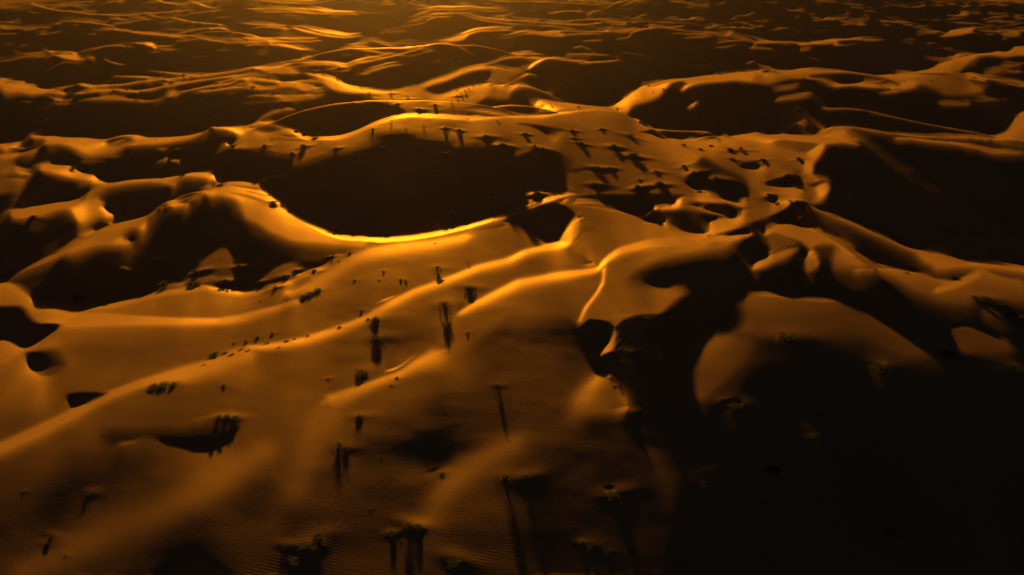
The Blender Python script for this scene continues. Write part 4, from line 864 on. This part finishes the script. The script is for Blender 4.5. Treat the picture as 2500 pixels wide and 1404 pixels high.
def read_zones():
    rng = random.Random(11)
    flat = [(z, it) for z in ZONES for it in z[3]]
    xs, ys, ts = spot([it[0] for z, it in flat], [it[1] for z, it in flat])
    big = set(sorted(range(len(flat)), key=lambda k: -flat[k][1][2])[:298])
    for phrase, group, mound, items in ZONES:
        ks = [k for k in range(len(flat)) if flat[k][0][1] == group]
        for k in ks:
            it = flat[k][1]; w = it[2] * ts[k] / FPX
            if k not in big:
                SMALL.append((xs[k], ys[k], w)); continue
            rank = sum(1 for q in ks if q in big and flat[q][1][3] == it[3] and flat[q][1][0] < it[0])
            label = it[4] if len(it) > 4 else '%s %s from the left %s' % (ORD[rank], KINDWORD[it[3]], phrase)
            hf = it[5] if len(it) > 5 else ((.24 if it[1] < 900 else .15) if len(it) > 4 else (.6 if 'flat' in group else .55))
            SHRUBS.append((xs[k], ys[k], w, it[3], label, group, ts[k], hf))
            if mound:
                MOUNDS.append((xs[k] + .25 * w, ys[k] + .1 * w, mound * w * rng.uniform(.7, 1.3), w * rng.uniform(.9, 1.4), w * rng.uniform(.45, .65), .97, rng.uniform(-.3, .3)))
SMALL = []
read_zones()
for fx, fy, fr in zip(*spot([1388, 1489, 1895, 1968, 2000, 2368], [560, 838, 592, 360, 440, 668])[:2], (7, 5, 8, 9, 7, 4)):
    FLUTES.append((fx, fy, fr))
# bare patches strewn with dry clods: photo x, y, spread, number
LITTER = [(1350, 1030, 60, 26), (1300, 960, 50, 10), (1130, 660, 60, 16), (960, 1230, 120, 24), (1340, 1130, 50, 8), (700, 1230, 160, 10), (1700, 640, 60, 12), (1600, 730, 60, 8), (1100, 1050, 90, 14), (240, 1130, 160, 12), (820, 720, 80, 10), (1250, 800, 80, 10)]
dunes = build_ground()
# ------------------------------------------------------------------ haze in the air
def build_haze():
    me = bpy.data.meshes.new('haze')
    a, z0, z1 = 9300.0, -22.0, 112.0
    v = [(sx * a, sy * a, z) for z in (z0, z1) for sx, sy in ((-1, -1), (1, -1), (1, 1), (-1, 1))]
    f = [(3, 2, 1, 0), (4, 5, 6, 7), (0, 1, 5, 4), (1, 2, 6, 5), (2, 3, 7, 6), (3, 0, 4, 7)]
    me.from_pydata(v, [], f)
    m = bpy.data.materials.new('haze_air'); m.use_nodes = True
    t = m.node_tree; t.nodes.clear()
    out = t.nodes.new('ShaderNodeOutputMaterial')
    pv = t.nodes.new('ShaderNodeVolumePrincipled')
    pv.inputs['Color'].default_value = (0.95, 0.60, 0.52, 1)
    pv.inputs['Density'].default_value = HAZE
    pv.inputs['Anisotropy'].default_value = HAZE_G
    t.links.new(pv.outputs[0], out.inputs['Volume'])
    o = link('haze', me, m)
    o['kind'] = 'stuff'
    o['label'] = 'thin warm dusty haze hanging over the dune field'
    o['category'] = 'haze'
HAZE, HAZE_G = 0.000075, 0.945
build_haze()
# ------------------------------------------------------------------ shrubs
def leaf_material():
    m, t, b = mat_nodes('shrub_leaf')
    L = t.links.new
    oi = N(t, 'ShaderNodeObjectInfo'); geo = N(t, 'ShaderNodeNewGeometry')
    nz = N(t, 'ShaderNodeTexNoise'); nz.inputs['Scale'].default_value = 3.0
    L(geo.outputs['Position'], nz.inputs['Vector'])
    r = N(t, 'ShaderNodeValToRGB'); r.color_ramp.elements[0].color = (0.016, 0.011, 0.006, 1); r.color_ramp.elements[1].color = (0.046, 0.031, 0.014, 1)
    r.color_ramp.elements[0].position = .3; r.color_ramp.elements[1].position = .7
    L(nz.outputs['Fac'], r.inputs['Fac'])
    L(r.outputs[0], b.inputs['Base Color']); b.inputs['Roughness'].default_value = .75; b.inputs['Specular IOR Level'].default_value = .2
    tr = N(t, 'ShaderNodeBsdfTranslucent'); L(r.outputs[0], tr.inputs['Color'])
    mx = N(t, 'ShaderNodeMixShader'); mx.inputs[0].default_value = .2
    out = t.nodes['Material Output']
    L(b.outputs[0], mx.inputs[1]); L(tr.outputs[0], mx.inputs[2]); L(mx.outputs[0], out.inputs['Surface'])
    return m
def twig_material():
    m, t, b = mat_nodes('shrub_twig')
    nz = N(t, 'ShaderNodeTexNoise'); nz.inputs['Scale'].default_value = 12.0
    r = N(t, 'ShaderNodeValToRGB'); r.color_ramp.elements[0].color = (0.045, 0.032, 0.020, 1); r.color_ramp.elements[1].color = (0.10, 0.072, 0.045, 1)
    t.links.new(nz.outputs['Fac'], r.inputs['Fac']); t.links.new(r.outputs[0], b.inputs['Base Color']); b.inputs['Roughness'].default_value = .85
    return m
LEAF, TWIG = leaf_material(), twig_material()
def shrub_meshes(kind, seed, leaves, stems):
    """Unit shrub about 1 m wide: returns (foliage mesh, stem mesh)."""
    rng = random.Random(seed)
    height = {'d': .30, 't': .40, 's': .15}[kind]
    tv, tf, tips = [], [], []
    def tube(a, b, ra, rb):
        d = (b - a).normalized(); s = d.orthogonal().normalized(); u = d.cross(s)
        k = len(tv)
        for p, r in ((a, ra), (b, rb)):
            for q in range(3):
                an = q * 2.0944
                tv.append(p + (s * math.cos(an) + u * math.sin(an)) * r)
        for q in range(3):
            w = (q + 1) % 3
            tf.append((k + q, k + w, k + 3 + w, k + 3 + q))
    for i in range(stems):
        an = i * 6.2832 / stems + rng.uniform(-.35, .35)
        lean = rng.uniform(.15, 1.0) if kind != 't' else rng.uniform(.05, .6)
        p = Vector((rng.uniform(-.05, .05), rng.uniform(-.05, .05), -.06))
        end = Vector((math.cos(an) * .46 * lean, math.sin(an) * .46 * lean, height * rng.uniform(.62, 1.0) * (1.12 - .5 * lean * lean)))
        mid = p.lerp(end, .5) + Vector((rng.uniform(-.06, .06), rng.uniform(-.06, .06), .05))
        r = .016 if kind != 's' else .010
        tube(p, mid, r, r * .7); tube(mid, end, r * .7, r * .3)
        tips.append((mid, end))
        for q in range(3):
            a = mid.lerp(end, rng.uniform(0, .7))
            e = a + Vector((rng.uniform(-.2, .2), rng.uniform(-.2, .2), rng.uniform(.02, .24) * (height + .3)))
            tube(a, e, r * .45, r * .2); tips.append((a, e))
    lv, lf = [], []
    for i in range(leaves):
        a, e = tips[rng.randrange(len(tips))]
        c = a.lerp(e, rng.uniform(.1, 1.08)) + Vector((rng.gauss(0, .05), rng.gauss(0, .05), rng.gauss(0, .03)))
        if rng.random() < (.6 if kind == 'd' else .35):      # low skirt of foliage round the foot
            an = rng.uniform(0, 6.2832); q = rng.uniform(.1, .46) ; lump = 1 + .25 * math.sin(3 * an + seed) + .15 * math.sin(5 * an)
            c = Vector((math.cos(an) * q * lump, math.sin(an) * q * lump, height * (1 - (q / .5) ** 2) * rng.uniform(.05, 1.0)))
        if c.z < 0: c.z = abs(c.z)
        d = Vector((rng.gauss(0, 1), rng.gauss(0, 1), rng.gauss(.4, 1))).normalized(); s = d.orthogonal().normalized()
        s.rotate(__import__('mathutils').Quaternion(d, rng.uniform(0, 6.28)))
        l = rng.uniform(.035, .075); w = l * rng.uniform(.3, .5)
        k = len(lv)
        lv.extend([c, c + d * l * .5 + s * w, c + d * l, c + d * l * .5 - s * w]); lf.append((k, k + 1, k + 2, k + 3))
    out = []
    for nm, v, f, mt in (('foliage', lv, lf, LEAF), ('stems', tv, tf, TWIG)):
        me = bpy.data.meshes.new(nm); me.from_pydata([tuple(p) for p in v], [], f); me.materials.append(mt); out.append(me)
    return out
PROTO = {}
for kind in 'dts':
    for far in (0, 1):
        PROTO[kind, far] = [shrub_meshes(kind, 40 + 7 * k + ord(kind), ({'d': 900, 't': 520, 's': 420}[kind] if not far else {'d': 220, 't': 130, 's': 110}[kind]), ({'d': 12, 't': 9, 's': 10}[kind] if not far else 6)) for k in range(4 if not far else 2)]
srng = random.Random(5)
for (x, y, w, kind, label, group, dist, hf) in SHRUBS:
    far = 1 if dist > 330 else 0
    fo, st = srng.choice(PROTO[kind, far])
    e = bpy.data.objects.new({'d': 'desert_bush', 't': 'desert_shrub', 's': 'scrub_tuft'}[kind], None)
    scene.collection.objects.link(e)
    e.empty_display_size = .3
    e.location = (x, y, float(ground(np.array([x]), np.array([y]))[0]) - .02)
    e.rotation_euler = (0, 0, srng.uniform(0, 6.28))
    k = w * srng.uniform(.95, 1.1)
    e.scale = (k, k, k * hf * srng.uniform(.9, 1.15))
    e['label'] = label; e['category'] = 'shrub'; e['group'] = group
    for nm, me in (('foliage', fo), ('stems', st)):
        o = bpy.data.objects.new(nm, me); scene.collection.objects.link(o); o.parent = e
# the tiniest tufts, too small to tell apart
def build_small():
    rng = random.Random(3); v, f = [], []
    for (x, y, w) in SMALL:
        z = float(survey(np.array([x]), np.array([y]))[0])
        for q in range(26):
            an = rng.uniform(0, 6.28); away = w * .5 * math.sqrt(rng.random())
            c = Vector((x + math.cos(an) * away, y + math.sin(an) * away, z + rng.uniform(0, .3) * w * (1 - away / w)))
            d = Vector((rng.gauss(0, 1), rng.gauss(0, 1), rng.gauss(.6, .6))).normalized() * w * .16; s_ = d.orthogonal().normalized() * w * .06
            k = len(v); v.extend([tuple(c), tuple(c + d * .5 + s_), tuple(c + d), tuple(c + d * .5 - s_)]); f.append((k, k + 1, k + 2, k + 3))
    me = bpy.data.meshes.new('far_scrub'); me.from_pydata(v, [], f)
    o = link('far_scrub', me, LEAF)
    o['kind'] = 'stuff'; o['label'] = 'specks of far scrub dotted over the distant dunes'; o['category'] = 'scrub'
build_small()
def build_litter():
    rng = random.Random(8); px, py = [], []
    for (cx, cy, sp, n) in LITTER:
        for k in range(n):
            px.append(cx + rng.gauss(0, sp)); py.append(cy + rng.gauss(0, sp * .6))
    xs, ys, ts = spot(px, py); v, f = [], []
    zs = ground(xs, ys)
    for x, y, z in zip(xs, ys, zs):
        w = rng.uniform(.10, .24)
        for q in range(7):
            an = rng.uniform(0, 6.28); d = Vector((math.cos(an) * w, math.sin(an) * w, rng.uniform(.02, .12) * w)); s_ = Vector((-d.y, d.x, 0)) * .3
            c = Vector((x, y, z - .01)); k = len(v)
            v.extend([tuple(c), tuple(c + d * .5 + s_), tuple(c + d), tuple(c + d * .5 - s_)]); f.append((k, k + 1, k + 2, k + 3))
    me = bpy.data.meshes.new('dry_litter'); me.from_pydata(v, [], f)
    o = link('dry_litter', me, TWIG)
    o['kind'] = 'stuff'; o['label'] = 'dry twigs and clods strewn thinly over the near sand'; o['category'] = 'litter'
build_litter()
